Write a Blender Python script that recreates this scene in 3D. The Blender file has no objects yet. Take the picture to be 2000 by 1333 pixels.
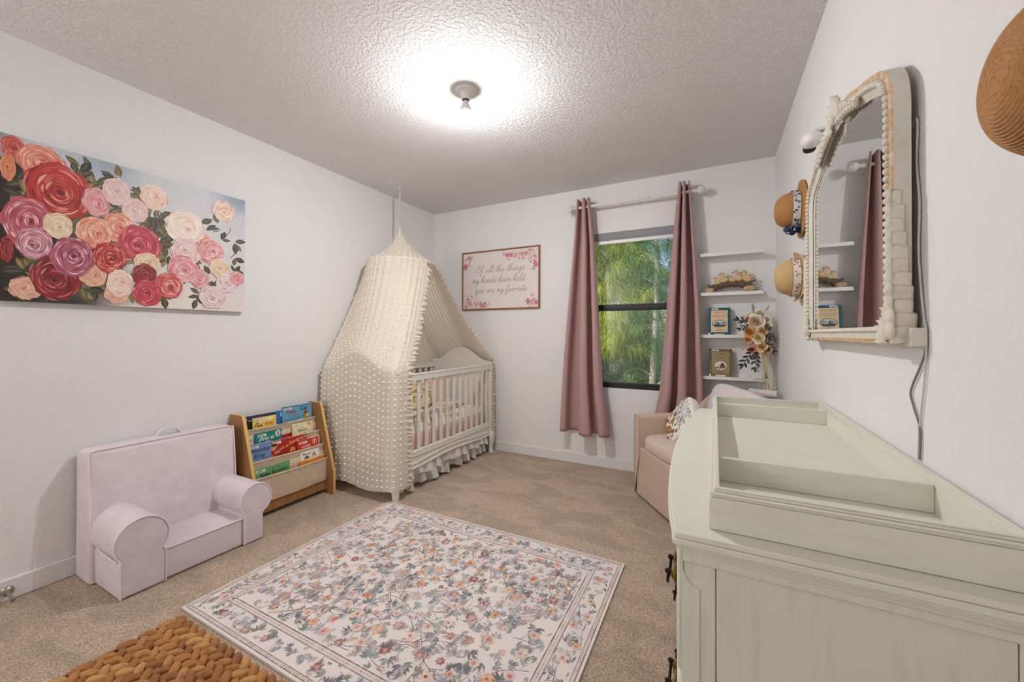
import bpy, bmesh, math, random
from mathutils import Vector, Matrix, noise
random.seed(7)
PI = math.pi
SC = bpy.context.scene
COL = SC.collection
XL, YB, XR, H, YF = -2.693, 3.438, 0.384, 2.44, -1.7   # left wall, back wall, right wall, ceiling, wall behind the viewer

# ------------------------------------------------------------------ materials
def lin(c):
    return tuple(((v/255)/12.92 if v/255 <= 0.04045 else ((v/255+0.055)/1.055)**2.4) for v in c) + (1.0,)
def nn(nt, t, **kw):
    n = nt.nodes.new(t)
    for k, v in kw.items():
        if k in n.inputs: n.inputs[k].default_value = v
        else: setattr(n, k, v)
    return n
def M(name, c, rough=0.6, c2=None, vs=8.0, stretch=None, bump=0.0, bs=100.0, bd=0.002, metal=0.0, vcol=False,
      ramp=None, lo=0.35, hi=0.65, trans=0.0, clear=0.0, spec=0.5, sheen=0.0, bdetail=3.0):
    m = bpy.data.materials.new(name); m.use_nodes = True
    nt = m.node_tree; b = nt.nodes['Principled BSDF']
    b.inputs['Roughness'].default_value = rough; b.inputs['Metallic'].default_value = metal
    b.inputs['Specular IOR Level'].default_value = spec
    b.inputs['Sheen Weight'].default_value = sheen
    tc = nn(nt, 'ShaderNodeTexCoord'); vec = tc.outputs['Object']
    if stretch:
        mp = nn(nt, 'ShaderNodeMapping'); mp.inputs['Scale'].default_value = stretch
        nt.links.new(vec, mp.inputs['Vector']); vec = mp.outputs['Vector']
    src = None
    if vcol:
        at = nn(nt, 'ShaderNodeAttribute', attribute_name='Col'); src = at.outputs['Color']
    if c2 is not None:
        no = nn(nt, 'ShaderNodeTexNoise'); no.inputs['Scale'].default_value = vs; no.inputs['Detail'].default_value = 5
        nt.links.new(vec, no.inputs['Vector'])
        r = nn(nt, 'ShaderNodeMapRange'); r.inputs[1].default_value = lo; r.inputs[2].default_value = hi
        nt.links.new(no.outputs['Fac'], r.inputs[0])
        mx = nn(nt, 'ShaderNodeMix', data_type='RGBA')
        nt.links.new(r.outputs[0], mx.inputs[0])
        if src is not None: nt.links.new(src, mx.inputs[6])
        else: mx.inputs[6].default_value = lin(c)
        mx.inputs[7].default_value = lin(c2)
        src = mx.outputs[2]
    if src is not None: nt.links.new(src, b.inputs['Base Color'])
    else: b.inputs['Base Color'].default_value = lin(c)
    if bump:
        no2 = nn(nt, 'ShaderNodeTexNoise'); no2.inputs['Scale'].default_value = bs; no2.inputs['Detail'].default_value = bdetail
        nt.links.new(vec, no2.inputs['Vector']); o = no2.outputs['Fac']
        if ramp:
            r2 = nn(nt, 'ShaderNodeMapRange'); r2.interpolation_type = 'SMOOTHSTEP'
            r2.inputs[1].default_value = ramp[0]; r2.inputs[2].default_value = ramp[1]
            nt.links.new(o, r2.inputs[0]); o = r2.outputs[0]
        bp = nn(nt, 'ShaderNodeBump'); bp.inputs['Strength'].default_value = bump; bp.inputs['Distance'].default_value = bd
        nt.links.new(o, bp.inputs['Height']); nt.links.new(bp.outputs['Normal'], b.inputs['Normal'])
    if trans:      # cloth that lets light through
        out = nt.nodes['Material Output']
        t = nn(nt, 'ShaderNodeBsdfTranslucent'); mxs = nn(nt, 'ShaderNodeMixShader'); mxs.inputs[0].default_value = trans
        if src is not None: nt.links.new(src, t.inputs['Color'])
        else: t.inputs['Color'].default_value = lin(c)
        nt.links.new(b.outputs[0], mxs.inputs[1]); nt.links.new(t.outputs[0], mxs.inputs[2]); last = mxs.outputs[0]
        if clear:
            tr = nn(nt, 'ShaderNodeBsdfTransparent'); m2 = nn(nt, 'ShaderNodeMixShader'); m2.inputs[0].default_value = clear
            nt.links.new(last, m2.inputs[1]); nt.links.new(tr.outputs[0], m2.inputs[2]); last = m2.outputs[0]
        nt.links.new(last, out.inputs['Surface'])
    return m
def weave(m, scale=700, strength=0.25, dist=0.001):
    """adds a crossing-thread bump to a cloth material"""
    nt = m.node_tree; b = nt.nodes['Principled BSDF']
    tc = nn(nt, 'ShaderNodeTexCoord')
    a = nn(nt, 'ShaderNodeTexNoise'); a.inputs['Scale'].default_value = 1; a.inputs['Detail'].default_value = 1
    mp = nn(nt, 'ShaderNodeMapping'); mp.inputs['Scale'].default_value = (scale*.12, scale*.12, scale)
    nt.links.new(tc.outputs['Object'], mp.inputs[0]); nt.links.new(mp.outputs[0], a.inputs['Vector'])
    c = nn(nt, 'ShaderNodeTexNoise'); c.inputs['Scale'].default_value = 1; c.inputs['Detail'].default_value = 1
    mp2 = nn(nt, 'ShaderNodeMapping'); mp2.inputs['Scale'].default_value = (scale, scale, scale*.1)
    nt.links.new(tc.outputs['Object'], mp2.inputs[0]); nt.links.new(mp2.outputs[0], c.inputs['Vector'])
    ad = nn(nt, 'ShaderNodeMath', operation='ADD'); nt.links.new(a.outputs['Fac'], ad.inputs[0]); nt.links.new(c.outputs['Fac'], ad.inputs[1])
    bp = nn(nt, 'ShaderNodeBump'); bp.inputs['Strength'].default_value = strength; bp.inputs['Distance'].default_value = dist
    nt.links.new(ad.outputs[0], bp.inputs['Height'])
    if b.inputs['Normal'].is_linked: nt.links.new(b.inputs['Normal'].links[0].from_socket, bp.inputs['Normal'])
    nt.links.new(bp.outputs['Normal'], b.inputs['Normal'])
    return m
def emit(name, c, s):
    m = bpy.data.materials.new(name); m.use_nodes = True; b = m.node_tree.nodes['Principled BSDF']
    b.inputs['Base Color'].default_value = lin(c); b.inputs['Emission Color'].default_value = lin(c); b.inputs['Emission Strength'].default_value = s
    return m

# ------------------------------------------------------------------ mesh collector
class MB:
    def __init__(s): s.v = []; s.f = []; s.m = []; s.c = []
    def add(s, vs, fs, mat=0, col=(1, 1, 1)):
        o = len(s.v); s.v += [tuple(p) for p in vs]
        for f in fs: s.f.append([i+o for i in f]); s.m.append(mat); s.c.append(col)
    def box(s, x0, x1, y0, y1, z0, z1, mat=0, col=(1, 1, 1), T=None):
        P = [(x, y, z) for x in (x0, x1) for y in (y0, y1) for z in (z0, z1)]
        if T: P = [T(*p) for p in P]
        s.add(P, [(0, 1, 3, 2), (4, 6, 7, 5), (0, 4, 5, 1), (2, 3, 7, 6), (0, 2, 6, 4), (1, 5, 7, 3)], mat, col)
    def grid(s, f, nu, nv, mat=0, col=(1, 1, 1), cu=False, cv=False):
        U = nu if cu else nu+1; V = nv if cv else nv+1
        P = [f(i/nu, j/nv) for i in range(U) for j in range(V)]
        F = []
        for i in range(nu):
            for j in range(nv):
                i2 = (i+1) % U; j2 = (j+1) % V
                F.append((i*V+j, i2*V+j, i2*V+j2, i*V+j2))
        s.add(P, F, mat, col)
    def tube(s, pts, r, n=8, mat=0, col=(1, 1, 1), closed=False):
        pts = [Vector(p) for p in pts]; N = len(pts)
        rr = r if isinstance(r, (list, tuple)) else [r]*N
        P = []; F = []; ref = None
        for i, p in enumerate(pts):
            a = pts[(i-1) % N] if (closed or i > 0) else p; b = pts[(i+1) % N] if (closed or i < N-1) else p
            t = (b-a)
            t = t.normalized() if t.length > 1e-9 else Vector((0, 0, 1))
            if ref is None: ref = t.orthogonal().normalized()
            ref = (ref - t*ref.dot(t))
            ref = ref.normalized() if ref.length > 1e-6 else t.orthogonal().normalized()
            bi = t.cross(ref)
            for k in range(n):
                an = 2*PI*k/n; P.append(p + (ref*math.cos(an)+bi*math.sin(an))*rr[i])
        for i in range(N if closed else N-1):
            i2 = (i+1) % N
            for k in range(n): F.append((i*n+k, i*n+(k+1) % n, i2*n+(k+1) % n, i2*n+k))
        if not closed: F.append(tuple(range(n))[::-1]); F.append(tuple((N-1)*n+k for k in range(n)))
        s.add(P, F, mat, col)
    def lathe(s, prof, T, n=24, mat=0, col=(1, 1, 1)):
        """prof: (radius, height) pairs; T maps local (x,y,z) to space"""
        s.grid(lambda u, w: T(*_lp(prof, u, w)), len(prof)-1, n, mat, col, cv=True)
    def ball(s, c, r, n=8, m=6, mat=0, col=(1, 1, 1), R=None):
        r = r if isinstance(r, (list, tuple)) else (r, r, r)
        P = []; F = []
        def tf(x, y, z):
            p = Vector((x*r[0], y*r[1], z*r[2]))
            if R: p = R @ p
            return p+Vector(c)
        P.append(tf(0, 0, 1))
        for j in range(1, m):
            t = PI*j/m
            for k in range(n): P.append(tf(math.sin(t)*math.cos(2*PI*k/n), math.sin(t)*math.sin(2*PI*k/n), math.cos(t)))
        P.append(tf(0, 0, -1)); L = len(P)-1
        for k in range(n):
            F.append((0, 1+k, 1+(k+1) % n)); F.append((L, L-n+(k+1) % n, L-n+k))
        for j in range(m-2):
            for k in range(n):
                a = 1+j*n; F.append((a+k, a+n+k, a+n+(k+1) % n, a+(k+1) % n))
        s.add(P, F, mat, col)
    def cushion(s, c, h, e=3.0, n=20, m=14, mat=0, col=(1, 1, 1), R=None):
        def sp(x, p): return math.copysign(abs(x)**p, x)
        q = 2.0/e
        P = []; F = []
        def tf(j, k):
            t = -PI/2+PI*j/m; a = 2*PI*k/n
            p = Vector((h[0]*sp(math.cos(t), q)*sp(math.cos(a), q), h[1]*sp(math.cos(t), q)*sp(math.sin(a), q), h[2]*sp(math.sin(t), q)))
            if R: p = R @ p
            return p+Vector(c)
        for j in range(m+1):
            for k in range(n): P.append(tf(j, k))
        for j in range(m):
            for k in range(n): F.append((j*n+k, j*n+(k+1) % n, (j+1)*n+(k+1) % n, (j+1)*n+k))
        s.add(P, F, mat, col)
    def prism(s, poly, T, h0, h1, mat=0, col=(1, 1, 1), side=None):
        n = len(poly)
        P = [T(a, b, h0) for a, b in poly]+[T(a, b, h1) for a, b in poly]
        s.add(P, [tuple(range(n))[::-1], tuple(range(n, 2*n))], mat, col)
        o = len(s.v)-2*n
        for i in range(n):
            s.f.append([o+i, o+(i+1) % n, o+n+(i+1) % n, o+n+i]); s.m.append(mat if side is None else side); s.c.append(col)
def _lp(prof, u, w):
    i = int(round(u*(len(prof)-1))); r, h = prof[i]
    return r*math.cos(2*PI*w), r*math.sin(2*PI*w), h

WM = {}
def thing(name, label, cat, loc=(0, 0, 0), rz=0.0, group=None, kind=None):
    o = bpy.data.objects.new(name, None); COL.objects.link(o)
    o.location = loc; o.rotation_euler = (0, 0, rz); o.empty_display_size = 0.05
    WM[o] = Matrix.Translation(Vector(loc)) @ Matrix.Rotation(rz, 4, 'Z')
    tag(o, label, cat, group, kind); return o
def tag(o, label=None, cat=None, group=None, kind=None):
    if label: o['label'] = label
    if cat: o['category'] = cat
    if group: o['group'] = group
    if kind: o['kind'] = kind
    return o
def obj(name, mb, mats, parent=None, local=False, bevel=0, seg=2, sharp=40, sub=0, label=None, solid=0):
    """one mesh object; verts are world coordinates unless local=True (then the parent's own frame)"""
    mats = mats if isinstance(mats, (list, tuple)) else [mats]
    me = bpy.data.meshes.new(name)
    V = mb.v; org = Vector((0, 0, 0))
    root = parent
    while root is not None and root.parent is not None: root = root.parent
    if root is not None and not local:
        I = WM[root].inverted(); V = [I @ Vector(p) for p in V]
    elif root is None:
        xs, ys, zs = zip(*V); org = Vector(((min(xs)+max(xs))/2, (min(ys)+max(ys))/2, min(zs)))
        V = [Vector(p)-org for p in V]
    me.from_pydata([tuple(p) for p in V], [], mb.f)
    for m in mats: me.materials.append(m)
    me.polygons.foreach_set('material_index', mb.m)
    ca = me.color_attributes.new('Col', 'FLOAT_COLOR', 'CORNER')
    buf = []
    for f, c in zip(mb.f, mb.c):
        c4 = (c[0], c[1], c[2], 1.0)
        for _ in f: buf += c4
    ca.data.foreach_set('color', buf)
    me.polygons.foreach_set('use_smooth', [True]*len(mb.f))
    bm = bmesh.new(); bm.from_mesh(me); bmesh.ops.recalc_face_normals(bm, faces=bm.faces); bm.to_mesh(me); bm.free()
    me.set_sharp_from_angle(angle=math.radians(sharp))
    o = bpy.data.objects.new(name, me); COL.objects.link(o)
    if parent: o.parent = parent
    else:
        o.location = org; WM[o] = Matrix.Translation(org)
    if bevel:
        md = o.modifiers.new('b', 'BEVEL'); md.width = bevel; md.segments = seg; md.limit_method = 'ANGLE'; md.angle_limit = math.radians(35)
        md.harden_normals = False
    if solid:
        md = o.modifiers.new('t', 'SOLIDIFY'); md.thickness = solid; md.offset = 0
    if sub:
        md = o.modifiers.new('s', 'SUBSURF'); md.levels = sub; md.render_levels = sub
    if label: o['label'] = label
    return o
def struct(name, mb, mats, **k):
    o = obj(name, mb, mats, **k); o['kind'] = 'structure'; return o
def copy_tree(o, parent=None):
    c = o.copy(); COL.objects.link(c); c.parent = parent
    if o in WM: WM[c] = WM[o].copy()
    for ch in list(o.children): copy_tree(ch, c)
    return c
def Bx(*a, **k):
    m = MB(); m.box(*a, **k); return m
def lerp(a, b, t): return a+(b-a)*t
def interp(tab, x):
    if x <= tab[0][0]: return tab[0][1]
    for (a, va), (b, vb) in zip(tab, tab[1:]):
        if x <= b: return lerp(va, vb, (x-a)/(b-a))
    return tab[-1][1]
def crom(P, n=6, closed=False):
    """Catmull-Rom through control points of any dimension"""
    out = []; N = len(P)
    for i in range(N if closed else N-1):
        g = lambda k: P[k % N] if closed else P[max(0, min(N-1, k))]
        p0, p1, p2, p3 = g(i-1), g(i), g(i+1), g(i+2)
        for k in range(n):
            t = k/n
            out.append(tuple(0.5*(2*b+(c-a)*t+(2*a-5*b+4*c-d)*t*t+(3*b-a-3*c+d)*t**3) for a, b, c, d in zip(p0, p1, p2, p3)))
    if not closed: out.append(tuple(P[-1]))
    return out

# ------------------------------------------------------------------ flat printed / painted decoration on a surface
TXT = {}
def text_geo(s):
    if s in TXT: return TXT[s]
    cu = bpy.data.curves.new('t', 'FONT'); cu.body = s; cu.size = 1.0; cu.resolution_u = 3
    o = bpy.data.objects.new('t', cu); COL.objects.link(o)
    dg = bpy.context.evaluated_depsgraph_get(); me = o.evaluated_get(dg).to_mesh()
    V = [(v.co.x, v.co.y) for v in me.vertices]; F = [tuple(p.vertices) for p in me.polygons]
    o.evaluated_get(dg).to_mesh_clear(); bpy.data.objects.remove(o); bpy.data.curves.remove(cu)
    TXT[s] = (V, F); return V, F
class Deco:
    def __init__(s, mb, f, mat=0, h=0.0004, dh=2e-5):
        s.mb, s.f, s.mat, s.h, s.dh = mb, f, mat, h, dh
    def lay(s): s.h += s.dh; return s.h
    def poly(s, pts, col, h=None):
        h = s.lay() if h is None else h
        s.mb.add([s.f(a, b, h) for a, b in pts], [tuple(range(len(pts)))], s.mat, lin(col)[:3])
    def rect(s, x0, y0, x1, y1, col): s.poly([(x0, y0), (x1, y0), (x1, y1), (x0, y1)], col)
    def ell(s, x, y, rx, ry, col, n=14, rot=0, h=None):
        c, si = math.cos(rot), math.sin(rot)
        s.poly([(x+rx*math.cos(t)*c-ry*math.sin(t)*si, y+rx*math.cos(t)*si+ry*math.sin(t)*c) for t in [2*PI*k/n for k in range(n)]], col, h)
    def strip(s, pts, w, col, h=None, taper=False):
        h = s.lay() if h is None else h
        L = []; N = len(pts)
        for i, p in enumerate(pts):
            a = pts[max(0, i-1)]; b = pts[min(N-1, i+1)]
            dx, dy = b[0]-a[0], b[1]-a[1]; l = math.hypot(dx, dy) or 1
            ww = (w(i/(N-1)) if callable(w) else w)/2
            L.append((p[0]-dy/l*ww, p[1]+dx/l*ww)); L.append((p[0]+dy/l*ww, p[1]-dx/l*ww))
        s.mb.add([s.f(a, b, h) for a, b in L], [(2*i, 2*i+2, 2*i+3, 2*i+1) for i in range(N-1)], s.mat, lin(col)[:3])
    def leaf(s, x, y, l, w, a, col, h=None):
        c, si = math.cos(a), math.sin(a)
        P = [(0, 0), (.25, .36), (.5, .5), (.75, .34), (1, 0), (.75, -.34), (.5, -.5), (.25, -.36)]
        s.poly([(x+u*l*c-v*w*si, y+u*l*si+v*w*c) for u, v in P], col, h)
    def flower(s, x, y, r, col, cc, n=5, a0=None):
        a0 = random.uniform(0, 6.28) if a0 is None else a0
        h = s.lay()
        for k in range(n):
            a = a0+2*PI*k/n; j = random.uniform(-12, 12)
            s.ell(x+.55*r*math.cos(a), y+.55*r*math.sin(a), .5*r, .33*r, tuple(max(0, min(255, q+j)) for q in col), 8, a, h+k*2e-6)
        s.ell(x, y, .26*r, .26*r, cc, 8, 0, h+3e-5)
    def text(s, t, x, y, size, col, shear=0.0, align='l', sx=1.0, rot=0.0, bold=0.0):
        V, F = text_geo(t)
        w = max(v[0] for v in V)*size*sx
        ox = x-(w/2 if align == 'c' else w if align == 'r' else 0); h = s.lay()
        c, si = math.cos(rot), math.sin(rot)
        offs = [(0, 0)] if not bold else [(-bold, 0), (bold, 0), (0, bold), (0, -bold)]
        for k, (bx, by) in enumerate(offs):
            P = []
            for a, b in V:
                u = (a*sx+b*shear)*size+bx; v = b*size+by
                P.append(s.f(ox+u*c-v*si, y+u*si+v*c, h+k*4e-6))
            s.mb.add(P, F, s.mat, lin(col)[:3])
    def rose(s, x, y, rx, ry, base, light, dark, n=None, h=None):
        """a brushed rose: base blob, rings of curved strokes, darker heart"""
        h0 = s.h if h is None else h
        def mixc(a, b, t): return tuple(lerp(p, q, t) for p, q in zip(a, b))
        N = 44; off = [random.uniform(.93, 1.0)+.05*math.sin(k*.9+rx*90) for k in range(N)]
        P = [(x+rx*off[k]*math.cos(2*PI*k/N), y+ry*off[k]*math.sin(2*PI*k/N)) for k in range(N)]
        s.poly(P, base, h0)
        rings = 11 if max(rx, ry) > .07 else 8
        ex, ey = x+random.uniform(-.12, .22)*rx, y+random.uniform(-.15, .1)*ry
        k2 = 0
        for r in range(rings):
            fr = 1-r/(rings+.3)
            cx, cy = lerp(ex, x, fr), lerp(ey, y, fr)
            cnt = max(3, int(10*fr)+2); ph = random.uniform(0, 6.28)
            for q in range(cnt):
                a = ph+2*PI*q/cnt+random.uniform(-.15, .15); da = 2*PI/cnt*random.uniform(.6, 1.25)
                tcol = mixc(base, light, random.uniform(0.1, 1.0)**1.2) if random.random() < .6 else mixc(base, dark, random.uniform(.2, .9))
                if r >= rings-2: tcol = mixc(base, dark, random.uniform(.3, 1)) if random.random() < .7 else mixc(base, light, .7)
                rad = fr*random.uniform(.86, 1.0)
                pts = [(cx+rx*rad*math.cos(a+da*(t-.5)), cy+ry*rad*math.sin(a+da*(t-.5))) for t in [i/7 for i in range(8)]]
                wmax = min(rx, ry)*random.uniform(.035, .10)
                k2 += 1
                s.strip(pts, lambda t, w=wmax: max(.0006, w*math.sin(PI*min(1, max(0, t)))**.7), tcol, h0+1e-5+k2*1.5e-6)
        s.ell(ex, ey, .1*rx, .1*ry, dark, 8, 0, h0+1e-5+k2*1.5e-6+2e-6)
        s.h = max(s.h, h0+1.6e-5+k2*1.5e-6)
def plane_f(o, u, v, n):
    o, u, v, n = Vector(o), Vector(u), Vector(v), Vector(n)
    return lambda a, b, h: o+u*a+v*b+n*h

# ------------------------------------------------------------------ shared materials
m_wall = M('wall_paint', (236, 235, 234), .85, bump=.28, bs=55, bd=.003, ramp=(.42, .62), bdetail=4)
m_ceil = M('ceiling_knockdown', (234, 233, 232), .9, bump=.7, bs=60, bd=.005, ramp=(.46, .58), bdetail=4)
m_trim = M('white_trim_paint', (232, 231, 229), .45)
m_carpet = M('beige_carpet', (252, 227, 199), .95, c2=(164, 130, 102), vs=230, lo=.38, hi=.70, bump=1.0, bs=260, bd=.014, sheen=.2, spec=.1)
def nap(m):      # brushed lanes in the pile: lighter and darker where it was last combed
    nt = m.node_tree; b = nt.nodes['Principled BSDF']; src = b.inputs['Base Color'].links[0].from_socket
    tc = nn(nt, 'ShaderNodeTexCoord'); mp = nn(nt, 'ShaderNodeMapping'); mp.inputs['Scale'].default_value = (2.6, 5.5, 1); mp.inputs['Rotation'].default_value = (0, 0, .6)
    no = nn(nt, 'ShaderNodeTexNoise'); no.inputs['Scale'].default_value = 1; no.inputs['Detail'].default_value = 3; no.inputs['Distortion'].default_value = .8
    nt.links.new(tc.outputs['Object'], mp.inputs[0]); nt.links.new(mp.outputs[0], no.inputs['Vector'])
    r = nn(nt, 'ShaderNodeMapRange'); r.inputs[1].default_value = .42; r.inputs[2].default_value = .58; r.inputs[3].default_value = .86; r.inputs[4].default_value = 1.06
    nt.links.new(no.outputs['Fac'], r.inputs[0])
    mx = nn(nt, 'ShaderNodeMix', data_type='RGBA', blend_type='MULTIPLY'); mx.inputs[0].default_value = 1
    nt.links.new(src, mx.inputs[6]); nt.links.new(r.outputs[0], mx.inputs[7]); nt.links.new(mx.outputs[2], b.inputs['Base Color'])
nap(m_carpet)
m_black = M('black_frame', (22, 21, 22), .4)
m_paint = M('paint_strokes', (255, 255, 255), .5, vcol=True, bump=.25, bs=300, bd=.001)
m_print = M('printed_surface', (255, 255, 255), .55, vcol=True)
m_pages = M('book_pages', (238, 232, 218), .8)
m_brass = M('aged_brass', (150, 112, 58), .35, metal=.9)
m_bronze = M('dark_bronze', (46, 36, 28), .4, metal=.8)
m_nickel = M('brushed_nickel', (170, 160, 146), .35, metal=.85)
m_white = M('white_plastic', (238, 236, 232), .4)
m_dark = M('dark_detail', (25, 22, 22), .5)
BULB, SKY, SUN, EXPO, FILL = 2000.0, 0.24, 6.5, 0.06, 30.0
# ------------------------------------------------------------------ the room
WX0, WX1, WZ0, WZ1 = -1.04, -0.2, 0.69, 2.037       # window opening in the back wall
struct('floor', Bx(XL-.12, XR+.12, YF-.12, YB+.12, -.08, 0), m_carpet)
struct('ceiling', Bx(XL-.12, XR+.12, YF-.12, YB+.12, H, H+.1), m_ceil)
struct('wall_left', Bx(XL-.12, XL, YF-.12, YB+.12, 0, H), m_wall)
struct('wall_right', Bx(XR, XR+.12, YF-.12, YB+.12, 0, H), m_wall)
struct('wall_front', Bx(XL, XR, YF-.12, YF, 0, H), m_wall)
m = MB()
m.box(XL, WX0, YB, YB+.12, 0, H); m.box(WX1, XR, YB, YB+.12, 0, H)
m.box(WX0, WX1, YB, YB+.12, 0, WZ0); m.box(WX0, WX1, YB, YB+.12, WZ1, H)
struct('wall_back', m, m_wall)
def baseb(name, x0, x1, y0, y1): struct(name, Bx(x0, x1, y0, y1, 0, .092), m_trim, bevel=.005)
baseb('baseboard_left', XL, XL+.013, YF, YB)
baseb('baseboard_back', XL+.013, XR-.013, YB-.013, YB)
baseb('baseboard_right', XR-.013, XR, YF, YB)
baseb('baseboard_front', XL+.013, XR-.013, YF, YF+.013)
# window: black single-hung frame, two panes
w = struct('window_1', (lambda m: (m.box(WX0, WX0+.04, YB+.012, YB+.085, WZ0, WZ1), m.box(WX1-.04, WX1, YB+.012, YB+.085, WZ0, WZ1),
     m.box(WX0, WX1, YB+.006, YB+.085, WZ0, WZ0+.045), m.box(WX0, WX1, YB+.02, YB+.085, WZ1-.045, WZ1)) and m)(MB()), m_black, bevel=.003)
def wpart(n, mb, mm, **k): return obj(n, mb, mm, w, **k)
m = MB(); m.box(WX0+.04, WX1-.04, YB+.01, YB+.045, 1.352, 1.405); m.box(WX0+.04, WX1-.04, YB+.004, YB+.012, 1.36, 1.372)
wpart('meeting_rail', m, m_black, bevel=.003)
gl = bpy.data.materials.new('window_glass'); gl.use_nodes = True
nt = gl.node_tree; b = nt.nodes['Principled BSDF']; b.inputs['Roughness'].default_value = 0.0
b.inputs['Base Color'].default_value = (1, 1, 1, 1); b.inputs['Metallic'].default_value = 1
tr = nn(nt, 'ShaderNodeBsdfTransparent'); ms = nn(nt, 'ShaderNodeMixShader'); ms.inputs[0].default_value = .04
nt.links.new(tr.outputs[0], ms.inputs[1]); nt.links.new(b.outputs[0], ms.inputs[2]); nt.links.new(ms.outputs[0], nt.nodes['Material Output'].inputs[0])
wpart('glass_pane', Bx(WX0+.035, WX1-.035, YB+.05, YB+.054, 1.38, WZ1-.04), gl)
wpart('glass_pane', Bx(WX0+.035, WX1-.035, YB+.03, YB+.034, WZ0+.04, 1.38), gl)
struct('trim_1', Bx(WX0, WX1, YB-.004, YB+.01, WZ1-.012, WZ1+.006), m_trim)
t = thing('window_blind', 'grey fabric blind rolled up at the top of the window', 'blind', ((WX0+WX1)/2, YB+.006, 1.93))
m_blind = weave(M('grey_blind_cloth', (150, 150, 153), .8), 900, .2)
m = MB(); m.box(WX0+.012, WX1-.012, YB-.002, YB+.010, 1.972, 2.024)
m.box(WX0+.012, WX1-.012, YB+.002, YB+.010, 1.955, 1.975)
obj('blind_cloth', m, m_blind, t)
obj('bottom_rail', Bx(WX0+.012, WX1-.012, YB-.004, YB+.010, 1.926, 1.955), m_white, t, bevel=.003)

# ------------------------------------------------------------------ bare bulb on the ceiling
LX, LY = -1.165, 1.75
t = thing('ceiling_light', 'bare glowing bulb in a white porcelain lampholder on the ceiling', 'light', (LX, LY, H))
Tl = lambda x, y, z: (LX+x, LY+y, H-z)
m = MB(); m.lathe([(0, 0), (.056, 0), (.057, .006), (.052, .013), (.034, .017), (.027, .024), (.0235, .045), (.022, .052), (.018, .053), (.001, .053)], Tl, 32)
obj('lampholder', m, m_white, t)
m = MB(); m.lathe([(.0175, .045), (.0178, .056), (.0172, .058), (.012, .0585)], Tl, 24); obj('socket_ring', m, m_bronze, t)
m = MB(); m.lathe([(.0001, .056), (.0125, .057), (.014, .066), (.020, .080), (.0265, .092), (.0285, .097)], Tl, 24)
m.lathe([(.0285, .097), (.0300, .1045), (.0318, .1076), (.0320, .112), (.0314, .1175)], Tl, 24)
m.lathe([(.0314, .1175), (.0285, .126), (.022, .1345), (.012, .1395), (.0001, .141)], Tl, 24, 1)
obj('bulb', m, [m_white, emit('bulb_glow', (250, 249, 250), BULB)], t)

# ------------------------------------------------------------------ wall outlet, door stop
t = thing('wall_outlet', 'white wall socket above the back baseboard beside the cot', 'outlet', (-1.882, YB, .35))
obj('cover_plate', Bx(-1.918, -1.846, YB-.007, YB, .292, .408), m_white, t, bevel=.003)
for z in (.325, .375):
    m = MB(); m.prism([(-1.882+.017*math.cos(a), z+.0145*math.sin(a)) for a in [2*PI*k/20 for k in range(20)]], lambda a, b, h: (a, YB-h, b), .006, .009)
    for dx in (-.006, .006): m.box(-1.882+dx-.001, -1.882+dx+.001, YB-.0096, YB-.0088, z-.001, z+.008, 1)
    m.box(-1.884, -1.880, YB-.0096, YB-.0088, z-.009, z-.005, 1)
    obj('socket', m, [m_white, m_dark], t)
t = thing('door_stop', 'small metal door stop screwed to the left baseboard', 'door stop', (XL+.013, .513, .042))
Td = lambda x, y, z: (XL+.013+z, .513+x, .042+y-.18*z)
m = MB(); m.lathe([(0, 0), (.021, 0), (.020, .004), (.012, .009), (.006, .012), (0, .012)], Td, 20); obj('flange', m, m_nickel, t)
m = MB(); m.lathe([(0, .008), (.0062, .009), (.0062, .068), (.0085, .069), (.0085, .080), (.0, .081)], Td, 14); obj('post', m, m_nickel, t)

# ------------------------------------------------------------------ rose canvas on the left wall
PY0, PY1, PZ0, PZ1 = .476, 1.462, 1.285, 1.997
canvas = MB(); canvas.box(XL+.0015, XL+.035, PY0, PY1, PZ0, PZ1, 0, lin((196, 196, 200))[:3])
f = plane_f((XL+.035, PY0, PZ0), (0, 1, 0), (0, 0, 1), (1, 0, 0)); W, Hh = PY1-PY0, PZ1-PZ0
d = Deco(canvas, f, 0, 1e-4, 1e-6)
def bgc(u, v):    # cool sky above, cream low right, dark foliage low left: the picture's own paint
    a = Vector((200, 205, 213)); b_ = Vector((234, 225, 218)); c = Vector((42, 36, 28))
    s = min(1, max(0, (v*.9+.12*math.sin(u*7)+.1*noise.noise((u*5, v*5, 1)))))
    q = b_.lerp(a, s)
    q = q.lerp(Vector((112, 140, 160)), .8*max(0, 1-math.hypot((u-1.0)/.22, (v-1.0)/.16))+.5*max(0, 1-math.hypot((u-.34)/.16, (v-1.0)/.22)))
    k = max(0, min(1, (.44-u)*3.0+.35*noise.noise((u*6, v*6, 4))+(.1 if v < .85 else -1.0)))
    return tuple(q.lerp(c, k))
nx, ny = 110, 80
for i in range(nx):
    for j in range(ny):
        q = bgc((i+.5)/nx, (j+.5)/ny); j_ = random.uniform(-5, 5)
        d.poly([(W*i/nx, Hh*j/ny), (W*(i+1)/nx, Hh*j/ny), (W*(i+1)/nx, Hh*(j+1)/ny), (W*i/nx, Hh*(j+1)/ny)], tuple(max(0, min(255, x+j_)) for x in q), 5e-5)
d.h = 1.2e-4
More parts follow.
